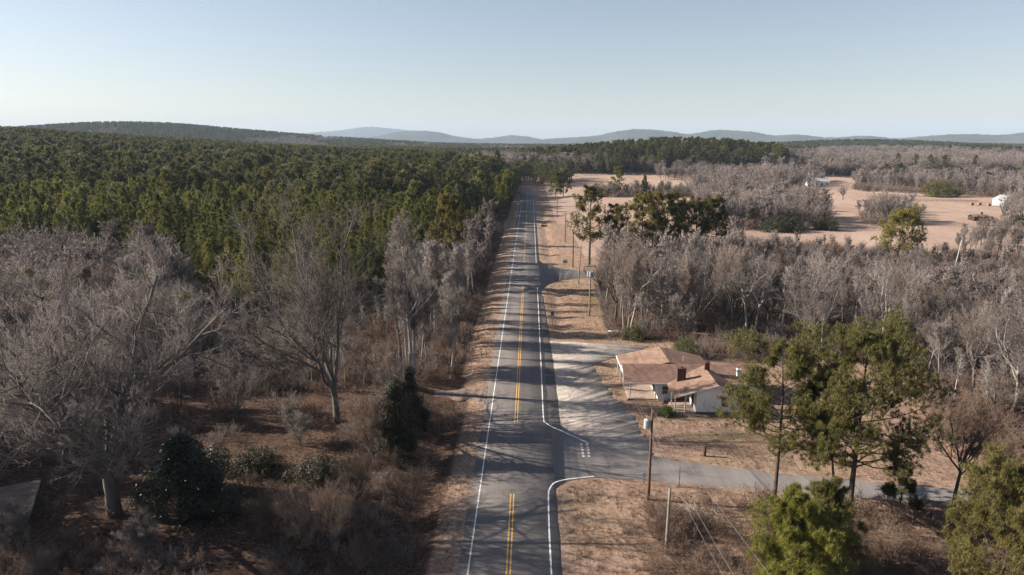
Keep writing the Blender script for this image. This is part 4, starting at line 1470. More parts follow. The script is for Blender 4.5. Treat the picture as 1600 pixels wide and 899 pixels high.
hero_pine(963, 305, 18.0, 'tall dark conifer in the hedge line across the field', 84, needle='pine_far', r_tr=0.28, crown0=0.12, rad=4.6, n_br=40, **MID)
hero_pine(1007, 305, 13.0, 'slim dark cedar in the hedge line across the field', 85, needle='pine_far', r_tr=0.2, crown0=0.05, rad=3.0, n_br=40, prof='cone', **MID)


def hero_shrub(px, py, h, rad, n, ln, wd, m, label, seed, name='shrub', conic=False, sc=(1, 1, 1), cat='shrub'):
    x, y = gp(px, py)
    st, lf = leafy_shrub(seed, h, rad, n, ln, wd, 14, conic)
    o = tree(name, (x, y, gz(x, y)), 0, sc, [('stem', to_mesh('stem', st, M['bark_dark'])), ('foliage', to_mesh('foliage', lf, M[m]))], label, cat)
    return o


hero_shrub(292, 806, 8.2, 4.4, 26000, 0.26, 0.12, 'magnolia', 'dark glossy evergreen magnolia under the huge oak', 91, 'magnolia_tree', True, (1, 0.9, 1), 'tree')
hero_shrub(398, 738, 1.8, 2.6, 6000, 0.2, 0.1, 'cedar', 'low spreading dark evergreen right behind the magnolia', 92)
hero_shrub(500, 748, 2.0, 2.6, 6000, 0.2, 0.1, 'cedar', 'rounded dark shrub in the clearing beside the thin dark pole', 93)
hero_shrub(620, 716, 9.5, 2.7, 20000, 0.2, 0.1, 'cedar', 'dark upright evergreen shrub by the highway bank', 94, conic=True)
hero_shrub(642, 676, 8.8, 2.1, 13000, 0.2, 0.1, 'cedar', 'dark cedar right behind the upright evergreen, nearest the highway', 106, conic=True)
hero_shrub(1042, 648, 1.1, 1.1, 1800, 0.17, 0.1, 'vine', 'bright green vine shrub at the corner of the front porch', 95)
hero_shrub(1070, 556, 3.0, 2.6, 5000, 0.2, 0.11, 'shrub_green', 'olive evergreen shrub right behind the store canopy', 96)
hero_shrub(1155, 550, 3.4, 3.2, 6000, 0.2, 0.11, 'shrub_green', 'wide olive evergreen shrub on the slope above the house', 97)
hero_shrub(988, 530, 2.6, 2.4, 4500, 0.18, 0.1, 'shrub_green', 'olive shrub at the foot of the slender pale tree', 98)
hero_shrub(1222, 362, 6.0, 6.5, 6000, 0.45, 0.25, 'cedar', 'dark evergreen thicket under the grey trees on the meadow edge', 99, sc=(1.3, 1, 0.9))
hero_shrub(1290, 360, 4.5, 5.0, 4000, 0.45, 0.25, 'cedar', 'dark rounded bush ending the grey trees on the meadow', 100)
hero_shrub(1465, 308, 9.5, 9.0, 7000, 0.6, 0.35, 'pine', 'broad olive green tree clump on the far meadow', 101, 'evergreen_tree', cat='tree', sc=(1.25, 1, 1))
hero_shrub(1060, 304, 5.5, 6.0, 4000, 0.5, 0.3, 'pine', 'rounded olive tree ending the hedge line across the field', 102, 'evergreen_tree', cat='tree')
hero_shrub(1545, 352, 3.6, 4.0, 3000, 0.4, 0.22, 'brush', 'brown dry bush beside the low dark shed', 103)
hero_shrub(1590, 352, 4.0, 5.0, 3500, 0.4, 0.22, 'cedar', 'dark bush at the edge right of the brown dry bush', 104)

# ------------------------------------------------------------------ the woods: individuals nearest, one mass beyond
rs = np.random.RandomState(5)
T_BARE = []
specs = [dict(h=13, trunk_r=0.17, fork=0.85, crown0=0.30, n_limb=17, limb_ang=34, limb_ratio=0.30, n_br=7, n_sub=6, n_tw=6, n_fine=1, upt=0.16),
         dict(h=12, trunk_r=0.20, fork=0.35, n_limb=7, limb_ang=28, limb_ratio=0.60, n_br=8, n_sub=7, n_tw=6, n_fine=1, upt=0.14),
         dict(h=14, trunk_r=0.16, fork=0.9, crown0=0.4, n_limb=18, limb_ang=30, limb_ratio=0.26, n_br=7, n_sub=6, n_tw=6, n_fine=1, upt=0.18),
         dict(h=11, trunk_r=0.18, fork=0.25, n_limb=8, limb_ang=34, limb_ratio=0.68, n_br=8, n_sub=7, n_tw=6, n_fine=1, upt=0.12),
         dict(h=12, trunk_r=0.14, fork=0.8, crown0=0.2, n_limb=18, limb_ang=28, limb_ratio=0.34, n_br=7, n_sub=6, n_tw=6, n_fine=1, upt=0.2),
         dict(h=10, trunk_r=0.2, fork=0.3, n_limb=6, limb_ang=46, limb_ratio=0.62, n_br=8, n_sub=7, n_tw=6, n_fine=1, upt=0.06, wander=0.2),
         dict(h=13, trunk_r=0.2, fork=0.5, n_limb=8, limb_ang=40, limb_ratio=0.42, n_br=8, n_sub=7, n_tw=6, n_fine=1, upt=0.10, wander=0.16)]
for i, sp in enumerate(specs):
    tr, cr, _, _ = bare_tree(200 + i, lean=0.06, twig_r=0.013, **sp)
    T_BARE.append((to_mesh('trunk', tr, M['bark'] if i % 2 else M['bark_pale']), to_mesh('crown', cr, M[('twig', 'twig_brown', 'twig_pale', 'twig', 'twig_brown', 'twig_pale', 'twig')[i]]), sp['h']))
T_PINE = []
for i in range(4):
    h = 13.0
    wd, nd, _ = pine_tree(300 + i, h, r_tr=0.15, crown0=0.22, rad=(2.3, 2.6, 2.1, 2.5)[i], n_br=44, n_sub=5, nn=12, ln=0.42, wd=0.07, prof='cone', dead=3)
    T_PINE.append((to_mesh('trunk', wd, M['bark_pine']), to_mesh('crown', nd, M['pine_far']), h))

# merged shapes for the far masses
F_PINE, F_OLD, F_BARE = [], [], []
for i in range(4):
    wd, nd, _ = pine_tree(320 + i, 13.0, r_tr=0.18, crown0=0.25, rad=(2.5, 2.9, 2.3, 2.7)[i], n_br=34, n_sub=3, nn=9, ln=0.65, wd=0.16, prof='cone' if i < 3 else 'round', dead=0)
    F_PINE.append(two_mat_mesh('far_pine', wd, nd, M['bark_pine'], M['pine_far']))
    F_OLD.append(two_mat_mesh('far_pine', wd, nd, M['bark_pine'], M['pine_old']))
for i in range(4):
    tr, cr, _, _ = bare_tree(340 + i, 12.0, 0.22, 0.3 if i % 2 else 0.8, 8 if i % 2 else 14, 32, 0.6 if i % 2 else 0.32, 7, 6, 5, 0, upt=0.14, twig_r=0.035, crown0=0.25)
    F_BARE.append(two_mat_mesh('far_bare', tr, cr, M['bark'], M['twig_far']))


def pick300(x, y, n, hmin=9.0):
    """nearest ones in view become individuals"""
    v = in_view(x, y, hmin, 40)
    d = np.hypot(x - CAM_X, y) + np.where(v, 0, 1e6)
    o = np.argsort(d)
    keep = np.zeros(len(x), bool)
    keep[o[:n]] = True
    return keep & v


# bare woods on both sides
bx, by, bz, bs, bk = [], [], [], [], []
gx, gy = jgrid(-170, 0, 60, 260, 4.3, rs)
k = inside(POLY['thicket_left'], gx, gy) & ~inside(np.concatenate([POLY['pines_left'], [[-60, 700], [-420, 400]]]), gx, gy)
k &= (gx < -24) | (rs.rand(len(gx)) < np.where(gy > 125, 0.3, 0.55))
bx.append(gx[k]); by.append(gy[k])
# thin belt between plantation and highway
n_ = 36
yy = 96 + rs.rand(n_) ** 1.6 * 190
bx.append(-14.5 - rs.rand(n_) * 5 - 0.012 * (yy - 100)); by.append(yy)
gx, gy = jgrid(10, 260, 80, 260, 4.5, rs)
k = inside(POLY['thicket_right'], gx, gy) & (rs.rand(len(gx)) < 0.92)
bx.append(gx[k]); by.append(gy[k])
nl = len(bx[0]) + len(bx[1])
bx, by = np.concatenate(bx), np.concatenate(by)
left = np.arange(len(bx)) < nl
keep = pick300(bx, by, 272)
hs = np.where(left, rs.uniform(0.72, 1.15, len(bx)), np.where(bx < 48, rs.uniform(0.85, 1.3, len(bx)), rs.uniform(0.5, 0.9, len(bx))))
_px = pj(bx, by, 0 * bx)[0]
low = left & (_px > 295) & (_px < 625)
hs = np.where(low, hs * np.where((_px < 440) | (by > 110), 0.36, 0.5), hs)
belt = left & (np.arange(len(bx)) >= nl - n_)
hs[belt] = np.where(by[belt] < 135, rs.uniform(0.9, 1.2, belt.sum()), rs.uniform(0.3, 0.6, belt.sum()))
# the right-hand woods drop towards the far meadow
hs = np.where(~left & (by > 150), hs * 0.62, hs)
hs = np.where(~left & (bx > 70), hs * 0.85, hs)
for i in np.where(keep)[0]:
    mt, mc, h = T_BARE[rs.randint(7) if not (left[i] and bx[i] > -26) else (0, 2, 4)[rs.randint(3)]]
    if left[i]:
        lb, g = 'leafless grey tree in the thicket between plantation and highway', 'leafless trees before the pine plantation'
    else:
        lb, g = 'leafless grey tree in the thicket beyond the house', 'leafless trees beyond the house'
    s = float(hs[i])
    w_ = s * rs.uniform(0.85, 1.15)
    tree('bare_tree', (bx[i], by[i], gz(bx[i], by[i])), rs.rand() * 6.28, (w_, w_, s), [('trunk', mt), ('crown', mc)], lb, 'tree', g)
rest = ~keep
rb_x, rb_y, rb_s = [bx[rest]], [by[rest]], [hs[rest]]
# the woods go on outside the picture, up-sun of the clearing
ox_, oy_ = jgrid(-110, -58, 44, 84, 6.5, rs)
k = ~in_view(ox_, oy_, 0, 30)
rb_x.append(ox_[k]); rb_y.append(oy_[k]); rb_s.append(rs.uniform(0.8, 1.2, k.sum()))
ox_, oy_ = jgrid(-104, -58, 50, 86, 7.0, rs)
k = ~in_view(ox_, oy_, 0, 30)
up_pines = (ox_[k], oy_[k])

# pine plantation
P_pl = POLY['pines_left']
front = np.concatenate([P_pl, [[-60, 700], [-420, 1250], [-1500, 1250], [-1500, 500], [-420, 175]]])
gx, gy = jgrid(-640, 0, 90, 560, 4.0, rs, 0.36)
k = inside(front, gx, gy)
gx, gy = gx[k], gy[k]
old = (gy + 0.10 * gx > 262 + 14 * wav(gx, gy, 160, 3)) & (gx < -22)
ph = np.where(old, rs.uniform(1.0, 1.6, len(gx)), rs.uniform(0.72, 1.12, len(gx)))
ph = ph * np.where(old, 1.05, 1.15) * (1 + 0.22 * wav(gx, gy, 24, 1) + 0.18 * wav(gx, gy, 60, 2))
ph = np.where((gx > -34) & (gy < 310), ph * (0.55 + 0.45 * sm(-17, -34, gx)), ph)
gap = rs.rand(len(gx)) < np.where(old, 0.56, 0.15)
gap |= (gx > -15.5) & (gy < 300)
gx, gy, ph, old = gx[~gap], gy[~gap], ph[~gap], old[~gap]
keep = pick300(gx, gy, 268)
for i in np.where(keep)[0]:
    mt, mc, h = T_PINE[rs.randint(4)]
    s = float(ph[i])
    w_ = s * rs.uniform(0.78, 1.05)
    tree('pine_tree', (gx[i], gy[i], gz(gx[i], gy[i])), rs.rand() * 6.28, (w_, w_, s), [('trunk', mt), ('crown', mc)],
         'green plantation pine in the dense stand behind the leafless thicket', 'tree', 'plantation pines')
rest = ~keep & in_view(gx, gy, 10, 260)
pxs, pys, pss, pws = [gx[rest]], [gy[rest]], [ph[rest]], [ph[rest] * np.where(old[rest], rs.uniform(1.05, 1.6, rest.sum()), rs.uniform(0.72, 1.05, rest.sum()))]


def far_field(y0, y1, s, xl, xr, seed):
    r2 = np.random.RandomState(seed)
    x, y = jgrid(xl, xr, y0, y1, s, r2)
    v = in_view(x, y, 10, 60)
    return x[v], y[v], r2


def is_open(x, y):
    """hay meadows and yards without trees"""
    a = (x > -4) & (y < 640) & ~((x > 60) & (y > 520) & (x < 195) & (y > 560))
    b_ = gauss(x, y, 1400, 1750, 420, 50) > 0.5
    road = np.zeros(len(x), bool)
    for cx_, cy_, _ in CEN:
        road |= np.hypot(x - cx_, y - cy_) < 9
    return a | b_ | road


fx, fy, fs, fp = [], [], [], []
for y0, y1, s, sc_, sd in ((300, 640, 6.2, 1.35, 1), (640, 1100, 8.2, 1.5, 2), (1100, 1900, 12, 1.8, 3), (1900, 3300, 17, 2.1, 4)):
    x, y, r2 = far_field(y0, y1, s, -0.95 * y1, 0.85 * y1, sd)
    if y0 < 640:
        k = (x < -640) | ((x < -12) & (y > 560))
        x, y = x[k], y[k]
    k = ~is_open(x, y)
    x, y = x[k], y[k]
    patch = wav(x, y, 420, 0) + 0.5 * wav(x, y, 150, 1) + r2.randn(len(x)) * 0.10
    # which cover grows where: pines to the woods side, leafless valley to the other
    pine = patch > np.where(x < -0.10 * y, -0.55 + 0.55 * sm(900, 1500, y), 0.16)
    pine |= gauss(x, y, 165, 750, 170, 95) > 0.35
    pine |= gauss(x, y, 1020, 2200, 460, 260) > 0.4
    pine &= ~((x > 250) & (y < 1900) & (patch < 0.42))
    pine |= (x < -300) & (y < 900)
    hill2 = gauss(x, y, -1330, 2350, 470, 420) > 0.35
    pine = np.where(hill2, (patch > -0.5), pine)
    fx.append(x); fy.append(y); fp.append(pine)
    fs.append(np.full(len(x), sc_) * r2.uniform(0.7, 1.25, len(x)) * (1 + 0.25 * wav(x, y, 70, 2)))
fx, fy, fs, fp = map(np.concatenate, (fx, fy, fs, fp))
pxs.append(fx[fp]); pys.append(fy[fp]); pss.append(np.minimum(fs[fp], 1.6)); pws.append(fs[fp] * 1.35)
rb_x.append(fx[~fp]); rb_y.append(fy[~fp]); rb_s.append(np.minimum(fs[~fp], 1.5) * 0.85)

# clumps of leafless trees round the far meadow (in photo-surveyed places)
for pl, s, hsc in (([(1095, 356), (1100, 318), (1150, 305), (1215, 312), (1245, 335), (1290, 340), (1292, 358), (1200, 360)], 5.5, 1.0),
                   ([(1090, 318), (1080, 300), (1120, 285), (1200, 283), (1290, 282), (1290, 287), (1230, 300), (1180, 320)], 7, 1.05),
                   ([(925, 307), (925, 302), (1060, 300), (1082, 303), (1082, 307)], 6, 0.65),
                   ([(1330, 296), (1340, 286), (1600, 284), (1700, 300), (1600, 312), (1480, 306), (1400, 300)], 8, 0.95),
                   ([(1350, 350), (1340, 330), (1420, 330), (1440, 352)], 7, 0.7),
                   ([(1575, 356), (1570, 335), (1700, 330), (1700, 356)], 6, 0.8),
                   ([(1480, 400), (1500, 380), (1600, 368), (1760, 366), (1760, 400)], 5.5, 0.6),
                   ([(840, 292), (843, 284), (893, 282), (893, 289)], 7.5, 0.85), ([(1025, 283), (1025, 278), (1250, 276), (1250, 284)], 7.5, 0.9)):
    P = poly(pl)
    x, y = jgrid(P[:, 0].min(), P[:, 0].max(), P[:, 1].min(), P[:, 1].max(), s, rs)
    k = inside(P, x, y)
    rb_x.append(x[k]); rb_y.append(y[k]); rb_s.append(hsc * rs.uniform(0.75, 1.15, k.sum()))
# a few pines scattered through that side
for pl, s in (([(806, 287), (804, 278), (850, 277), (846, 287)], 7), ([(835, 293), (838, 284), (893, 281), (893, 288)], 8), ([(900, 279), (900, 275), (1250, 272), (1250, 277)], 9), ([(1480, 300), (1500, 292), (1600, 296), (1600, 302)], 22), ([(1370, 290), (1380, 284), (1410, 284), (1410, 292)], 9)):
    P = poly(pl)
    x, y = jgrid(P[:, 0].min(), P[:, 0].max(), P[:, 1].min(), P[:, 1].max(), s, rs)
    k = inside(P, x, y)
    pxs.append(x[k]); pys.append(y[k]); pss.append(rs.uniform(0.9, 1.3, k.sum())); pws.append(rs.uniform(1.1, 1.5, k.sum()))

pxs.append(up_pines[0]); pys.append(up_pines[1]); pss.append(rs.uniform(1.2, 1.7, len(up_pines[0]))); pws.append(rs.uniform(1.5, 2.0, len(up_pines[0])))
px_, py_, ps_, pw_ = map(np.concatenate, (pxs, pys, pss, pws))
po_ = (((py_ + 0.10 * px_ > 262) & (px_ < -22)) | (py_ > 420)).astype(int)
rs2 = np.random.RandomState(77)
mass('distant_pine_forest', np.stack([px_, py_, th(px_, py_)], 1), rs2.rand(len(px_)) * 6.28, np.stack([pw_, pw_, ps_], 1), rs2.randint(0, 4, len(px_)) + 4 * (1 - po_), F_PINE + F_OLD,
     'dense green pine forest stretching to the hills', 'forest')
rx, ry, rsz = map(np.concatenate, (rb_x, rb_y, rb_s))
k = in_view(rx, ry, 10, 900)
rx, ry, rsz = rx[k], ry[k], rsz[k]
rsz = rsz * rs2.uniform(0.75, 1.2, len(rsz))
rw = rsz * np.where(ry > 640, 1.5, np.where(ry > 250, 1.2, 1.0)) * rs2.uniform(0.8, 1.35, len(rsz))
mass('distant_leafless_woods', np.stack([rx, ry, th(rx, ry)], 1), rs2.rand(len(rx)) * 6.28, np.stack([rw, rw, rsz], 1), rs2.randint(0, 4, len(rx)), F_BARE,
     'grey leafless woods filling the valley beyond the meadow', 'woods')
print('pines', len(px_), 'bare', len(rx))


# ------------------------------------------------------------------ undergrowth and grass
BR = [to_mesh('brush', brush(400 + i, 2.2, 1.7, 20, 8, 5, 0.014), M['brush']) for i in range(3)] + [to_mesh('brush', brush(410 + i, 2.1, 1.5, 18, 8, 5, 0.014), M['twig']) for i in range(2)]
rs = np.random.RandomState(9)
ux, uy = [], []
for nm, s in (('thicket_left', 2.6), ('thicket_right', 2.7)):
    P = POLY[nm]
    x, y = jgrid(P[:, 0].min(), P[:, 0].max(), P[:, 1].min(), P[:, 1].max(), s, rs)
    k = inside(P, x, y)
    ux.append(x[k]); uy.append(y[k])


def px_scatter(pl, s, p=1.0):
    P = poly(pl)
    x, y = jgrid(P[:, 0].min(), P[:, 0].max(), P[:, 1].min(), P[:, 1].max(), s, rs)
    k = inside(P, x, y) & (rs.rand(len(x)) < p)
    return x[k], y[k]


for pl, s, p in (([(-40, 960), (-40, 850), (60, 850), (200, 862), (290, 880), (300, 960)], 1.1, 0.8),
                 ([(420, 960), (400, 860), (470, 800), (560, 790), (610, 830), (640, 960)], 1.3, 0.75),
                 ([(540, 800), (530, 700), (570, 640), (640, 630), (650, 720), (640, 800)], 1.5, 0.7),
                 ([(-40, 960), (-40, 700), (120, 660), (330, 640), (540, 640), (700, 660), (690, 800), (640, 960)], 2.0, 0.40),
                 ([(1040, 960), (1000, 800), (1120, 775), (1210, 800), (1200, 960)], 1.35, 0.6),
                 ([(1200, 960), (1200, 800), (1300, 795), (1480, 800), (1600, 800), (1640, 960)], 1.35, 0.7),
                 ([(1080, 548), (1090, 530), (1180, 530), (1230, 545), (1200, 566), (1090, 562)], 1.6, 0.6),
                 ([(1440, 660), (1430, 600), (1500, 650), (1600, 720), (1600, 770), (1480, 700)], 2.0, 0.7)):
    x, y = px_scatter(pl, s, p)
    ux.append(x); uy.append(y)
ux, uy = np.concatenate(ux), np.concatenate(uy)
for pl in ([(1095, 358), (1100, 330), (1150, 325), (1245, 338), (1292, 342), (1292, 360), (1200, 362)], [(1330, 298), (1340, 290), (1600, 288), (1700, 302), (1600, 312)], [(1350, 352), (1340, 335), (1420, 335), (1440, 354)], [(925, 308), (925, 302), (1082, 301), (1082, 308)]):
    x, y = px_scatter(pl, 4.5, 0.9)
    ux = np.concatenate([ux, x]); uy = np.concatenate([uy, y])
us = rs.uniform(0.5, 1.6, len(ux)) * np.where(uy < 75, np.where(ux > 0, 0.68, 0.55), 1.0) * np.where(uy > 225, 1.7, 1.0)
mass('undergrowth', np.stack([ux, uy, th(ux, uy)], 1), rs.rand(len(ux)) * 6.28, np.stack([us, us, us], 1), np.where((ux > 0) & (uy < 75), rs.randint(2, 5, len(ux)), rs.randint(0, 5, len(ux))), BR,
     'tangled brown and grey undergrowth below the trees', 'undergrowth')


def grass_tuft(seed, n, h, w):
    r = np.random.RandomState(seed)
    P = np.stack([r.randn(n) * 0.12, r.randn(n) * 0.12, np.zeros(n) - 0.02], 1)
    D = nrm(np.stack([r.randn(n) * 0.5, r.randn(n) * 0.5, np.ones(n)], 1))
    U = nrm(np.stack([-D[:, 1], D[:, 0], np.zeros(n)], 1) + 1e-4)
    L = h * (0.5 + 0.7 * r.rand(n))[:, None]
    V = np.stack([P - U * w, P + U * w, P + D * L], 1).reshape(-1, 3)
    return V, np.arange(len(V)).reshape(-1, 3)


GT = [to_mesh('tuft', grass_tuft(i, 26, 0.26, 0.013), M['drygrass']) for i in range(3)] + [to_mesh('tuft', grass_tuft(5 + i, 26, 0.42, 0.013), M['weeds']) for i in range(2)]
gxs, gys, gss, gks = [], [], [], []
paved = [poly([(850, 532), (1010, 541), (985, 553), (935, 566), (925, 578), (962, 622), (992, 650), (996, 676), (1090, 722), (1200, 735), (1300, 745), (1400, 754), (1540, 765), (1800, 783), (1800, 812), (1480, 789), (1300, 778), (1090, 760), (932, 749), (890, 755), (872, 772), (840, 790)]),
         poly([(830, 400), (846, 411), (935, 423), (1150, 416), (1150, 428), (925, 436), (862, 443), (850, 460), (830, 460)])]
for x0, x1, y0, y1, s, tall in ((4.3, 60, 40, 100, 0.42, 0.4), (4.3, 30, 100, 160, 0.6, 0.2), (-13, -4.2, 40, 130, 0.45, 0.25), (-60, -13, 40, 90, 0.75, 0.5)):
    x, y = jgrid(x0, x1, y0, y1, s, rs)
    k = in_view(x, y, 0, 10)
    for P in paved:
        k &= ~inside(P, x, y)
    k &= ~((x > 14) & (x < 32) & (y > 80.9) & (y < 96.5)) & ~((x < -4) & (y > 84) & (y < 90))
    k &= rs.rand(len(x)) < 0.35 + 0.65 * (wav(x, y, 7, 2) > -0.05)
    x, y = x[k], y[k]
    gxs.append(x); gys.append(y)
    rough = (y < 62) & (x > 5)
    gss.append(rs.uniform(0.35, 0.8, len(x)) * np.where(rough, 1.5, 1.0))
    gks.append(np.where(rs.rand(len(x)) < np.where(rough, 0.55, tall), rs.randint(3, 5, len(x)), rs.randint(0, 3, len(x))))
gx, gy, gs, gk = map(np.concatenate, (gxs, gys, gss, gks))
mass('dry_grass', np.stack([gx, gy, th(gx, gy)], 1), rs.rand(len(gx)) * 6.28, np.stack([gs, gs, gs], 1), gk, GT, 'short dry tan grass on the verges and lawn', 'grass')
print('undergrowth', len(ux), 'grass', len(gx))

# ------------------------------------------------------------------ smaller things
# old shed roof in the lower corner
M['tin'] = simple_mat('weathered_boards', (0.13, 0.10, 0.085), (0.34, 0.27, 0.225), 1.2, stretch=(0.5, 2, 1))
cx, cy_ = -46.6, 54.7
sh = empty('low_shed', (cx, cy_, gz(cx, cy_)), R(29))
tag(sh, 'low flat-roofed weathered shed beside the huge oak', 'shed')
MB().box(-3.2, 2.7, -3.2, 3.4, -0.2, 1.35).build('wall', M['wood_dark'], sh)
for k in range(11):
    x0 = -3.5 + k * 0.6
    MB().box(x0, x0 + 0.585, -3.55 + random.uniform(-0.05, 0.05), 3.65 + random.uniform(-0.05, 0.05), 1.36 + random.uniform(0, 0.012), 1.42 + random.uniform(0, 0.012)).build('roof_board', M['tin'], sh)
MB().box(3.1, 3.16, -3.6, 3.7, 1.22, 1.44).build('fascia', M['wood_grey'], sh)
MB().box(-3.5, 3.1, -3.68, -3.61, 1.22, 1.40).build('fascia', M['wood_grey'], sh)

# brush pile of bleached branches under the wires
x, y = gp(1085, 808)
rs3 = np.random.RandomState(12)
n_ = 46
a = rs3.rand(n_) * 6.28
P0 = np.stack([rs3.randn(n_) * 0.8, rs3.randn(n_) * 0.6, 0.1 + rs3.rand(n_) * 0.5], 1)
D = np.stack([np.cos(a), np.sin(a), rs3.randn(n_) * 0.2], 1)
l = lines(P0 - D * 0.8, D, 1.2 + rs3.rand(n_) * 1.6, 4, 0.16, 0.0, rs3)
bp = tubes(l, np.full(n_, 0.035), np.full(n_, 0.010), 4)
P, D2, L2, t = spawn(l, np.full(n_, 2.0), 4, 0.3, 1, 40, 12, 0.35, rs3)
bp = join([bp, tubes(lines(P, D2, L2, 2, 0.15, 0.0, rs3), np.full(len(P), 0.014), np.full(len(P), 0.005), 3)])
tag(link('brush_pile', to_mesh('brush_pile', bp, M['bark_pale']), None, (x, y, gz(x, y))), 'heap of bleached dead branches in the brush under the wires', 'brush pile')

# concrete lid on the grass, drain by the road, fallen limb
x, y = gp(958, 518)
o = empty('concrete_slab', (x, y, gz(x, y)))
MB().box(-0.9, 0.9, -0.4, 0.4, -0.05, 0.12).build('slab', M['sign_white'], o)
MB().box(-0.25, 0.25, -0.12, 0.12, 0.12, 0.16).build('lid', M['sign_white'], o)
tag(o, 'flat white concrete slab on the grass by the thicket', 'slab')
M['hole'] = simple_mat('culvert_shade', (0.05, 0.045, 0.042), (0.12, 0.105, 0.095), 2)
x, y = gp(849, 352)
o = empty('drain_culvert', (x, y, gz(x, y) - 0.1))
hw = MB()
hw.box(-1.3, -0.95, -3.2, 3.2, -0.3, 0.75)
hw.build('headwall', M['concrete_old'], o)
MB().tube([(-0.94, 0, 0.28), (1.6, 0, 0.2)], 0.42, 12).build('pipe', M['hole'], o)
for k in range(9):
    a = random.uniform(0, 6.28)
    MB().tube([(0.2 + random.uniform(-0.8, 1.2), random.uniform(-2.6, 2.6), -0.1), (0.3 + random.uniform(-0.8, 1.2), random.uniform(-2.6, 2.6), 0.35)], [0.32, 0.12], 6).build('stone', M['hole'], o)
tag(o, 'dark drain culvert with headwall in the verge beside the highway', 'culvert')


# far houses
def farmhouse(px, py, w, d, he, hr, label, rz=0.0, roofm='metal', wallm='siding', along=True):
    x, y = gp(px, py)
    o = empty('farmhouse', (x, y, gz(x, y)), rz)
    tag(o, label, 'house')
    MB().box(-w / 2, w / 2, -d / 2, d / 2, -0.3, he - 0.06).build('wall', M[wallm], o)
    if along:      # ridge left to right
        r = MB().slab([(-w / 2 - 0.4, -d / 2 - 0.4, he), (w / 2 + 0.4, -d / 2 - 0.4, he), (w / 2 + 0.4, 0, hr), (-w / 2 - 0.4, 0, hr)], 0.15).build('roof', M[roofm], o)
        MB().slab([(w / 2 + 0.4, 0.01, hr), (w / 2 + 0.4, d / 2 + 0.4, he), (-w / 2 - 0.4, d / 2 + 0.4, he), (-w / 2 - 0.4, 0.01, hr)], 0.15).build('roof', M[roofm], o)
    else:
        MB().slab([(-w / 2 - 0.4, -d / 2 - 0.4, he), (0, -d / 2 - 0.4, hr), (0, d / 2 + 0.4, hr), (-w / 2 - 0.4, d / 2 + 0.4, he)], 0.15).build('roof', M[roofm], o)
        r = MB().slab([(0.01, d / 2 + 0.4, hr), (0.01, -d / 2 - 0.4, hr), (w / 2 + 0.4, -d / 2 - 0.4, he), (w / 2 + 0.4, d / 2 + 0.4, he)], 0.15).build('roof', M[roofm], o)
        MB().prism([(-w / 2, he - 0.1), (w / 2, he - 0.1), (0, hr - 0.2)], -d / 2 + 0.003, d / 2 - 0.003).build('gable', M[wallm], o)
    nwin = max(2, int(w / 3.5))
    for k in range(nwin):
        cx0 = -w / 2 + (k + 0.5) * w / nwin
        if k == nwin // 2:
            MB().box(cx0 - 0.5, cx0 + 0.5, -d / 2 - 0.05, -d / 2 - 0.004, 0, 2.1).build('door', M['wood_dark'], o)
        else:
            wn_ = MB().box(cx0 - 0.6, cx0 + 0.6, -d / 2 - 0.05, -d / 2 - 0.004, 0.9, 2.2).build('window', M['trim'], o)
            MB().box(cx0 - 0.48, cx0 + 0.48, -d / 2 - 0.07, -d / 2 - 0.052, 1.0, 2.1).build('pane', M['glass'], wn_)
    MB().box(w * 0.2, w * 0.2 + 0.7, 0.3, 1.0, he, hr + 0.9).build('chimney', M['brick_dark'], o)
    return o


farmhouse(1276, 290, 15, 10, 3.4, 6.0, 'white farmhouse with pale metal roof on the far meadow edge')
farmhouse(1228, 289, 11, 6, 3.0, 3.8, 'long low white house half hidden by grey trees')
farmhouse(1570, 322, 7.5, 9, 3.0, 5.4, 'white gabled farmhouse behind the leafless tree at the meadow', along=False)
farmhouse(1528, 345, 6, 4.5, 1.8, 2.5, 'low dark weathered shed on the meadow beside brown bush', roofm='tin', wallm='wood_dark')
x, y = gp(1590, 244)
o = empty('industrial_building', (x, y, gz(x, y)))
tag(o, 'long pale industrial building far off in the valley', 'building')
MB().box(-75, 60, -20, 20, -1, 9).build('wall', M['metal'], o)
MB().box(-78, 63, -22, 22, 9, 11).build('roof', M['tin'], o)
for k in range(9):
    MB().box(-70 + k * 14, -62 + k * 14, -20.4, -20.05, 1, 6).build('door', M['wood_dark'], o)
MB().tube([(-95, 0, -1), (-95, 0, 16)], 5, 12).build('silo', M['metal'], o)

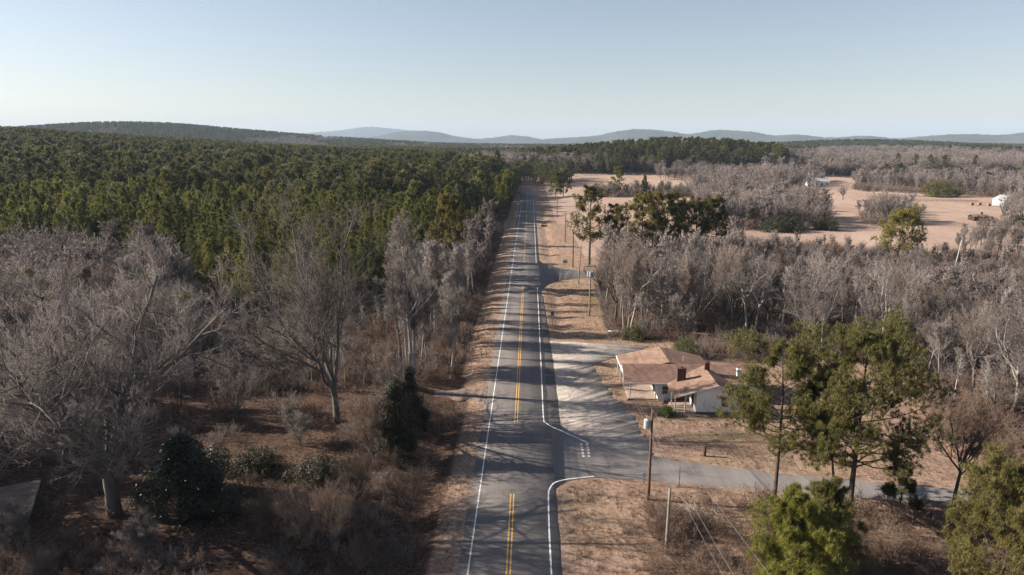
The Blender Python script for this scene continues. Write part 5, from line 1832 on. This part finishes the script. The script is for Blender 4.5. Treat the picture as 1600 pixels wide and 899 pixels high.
# round hay bales and a rusty trailer near the gabled farmhouse
M['hay'] = simple_mat('hay', (0.26, 0.15, 0.09), (0.42, 0.27, 0.18), 3)
for k, (px, py) in enumerate(((1518, 322), (1530, 322), (1545, 323))):
    x, y = gp(px, py)
    b_ = empty('hay_bale', (x, y, gz(x, y)))
    MB().tube([(-0.8, 0, 0.75), (-0.72, 0, 0.75), (0.72, 0, 0.75), (0.8, 0, 0.75)], [0.62, 0.78, 0.78, 0.62], 14).build('roll', M['hay'], b_)
    tag(b_, ('reddish hay bale farthest from the gabled farmhouse', 'reddish hay bale between two others on the meadow', 'reddish hay bale closest to the gabled farmhouse')[k], 'hay bale')
# pasture fence
x0, y0 = gp(1420, 316)
x1, y1 = gp(1530, 317)
fo = empty('wooden_fence', (x0, y0, gz(x0, y0)))
tag(fo, 'pale post and rail fence across the far meadow', 'fence')
L = math.hypot(x1 - x0, y1 - y0)
fo.rotation_euler[2] = math.atan2(y1 - y0, x1 - x0)
n_ = int(L / 3)
for k in range(n_ + 1):
    MB().box(k * 3 - 0.08, k * 3 + 0.08, -0.08, 0.08, -0.2, 1.3).build('post', M['wood_grey'], fo)
for z in (0.45, 0.85, 1.2):
    MB().box(0.09, n_ * 3 - 0.09, -0.13, -0.083, z, z + 0.14).build('rail', M['wood_grey'], fo)



# ------------------------------------------------------------------ overall reflectance of wood, ground and paving (needles and leaves keep theirs)
for mm in bpy.data.materials:
    if any(w in mm.name for w in ('needle', 'leaves', 'foliage', 'paint', '_woods', 'glass', 'siding', 'trim')):
        continue
    b_ = mm.node_tree.nodes.get('Principled BSDF')
    if b_ is None or not b_.inputs['Base Color'].links:
        continue
    src = b_.inputs['Base Color'].links[0].from_socket
    mm.node_tree.links.new(mix(mm.node_tree, 1.0, src, (0.74, 0.74, 0.74), 'MULTIPLY'), b_.inputs['Base Color'])

# ------------------------------------------------------------------ the air
m, nt, b = base_mat('haze')
nt.nodes.remove(b)
pv = nt.nodes.new('ShaderNodeVolumePrincipled')
pv.inputs['Color'].default_value = (0.60, 0.78, 1.0, 1)
pv.inputs['Density'].default_value = 1 / 17000.0
pv.inputs['Anisotropy'].default_value = 0.0
nt.links.new(pv.outputs[0], nt.nodes['Material Output'].inputs['Volume'])
hb = MB().box(-19000, 19000, -600, 19500, -60, 480).build('haze', m)
tag(hb, 'thin pale haze over the whole valley', 'haze', kind='stuff')
hb.display_type = 'WIRE'
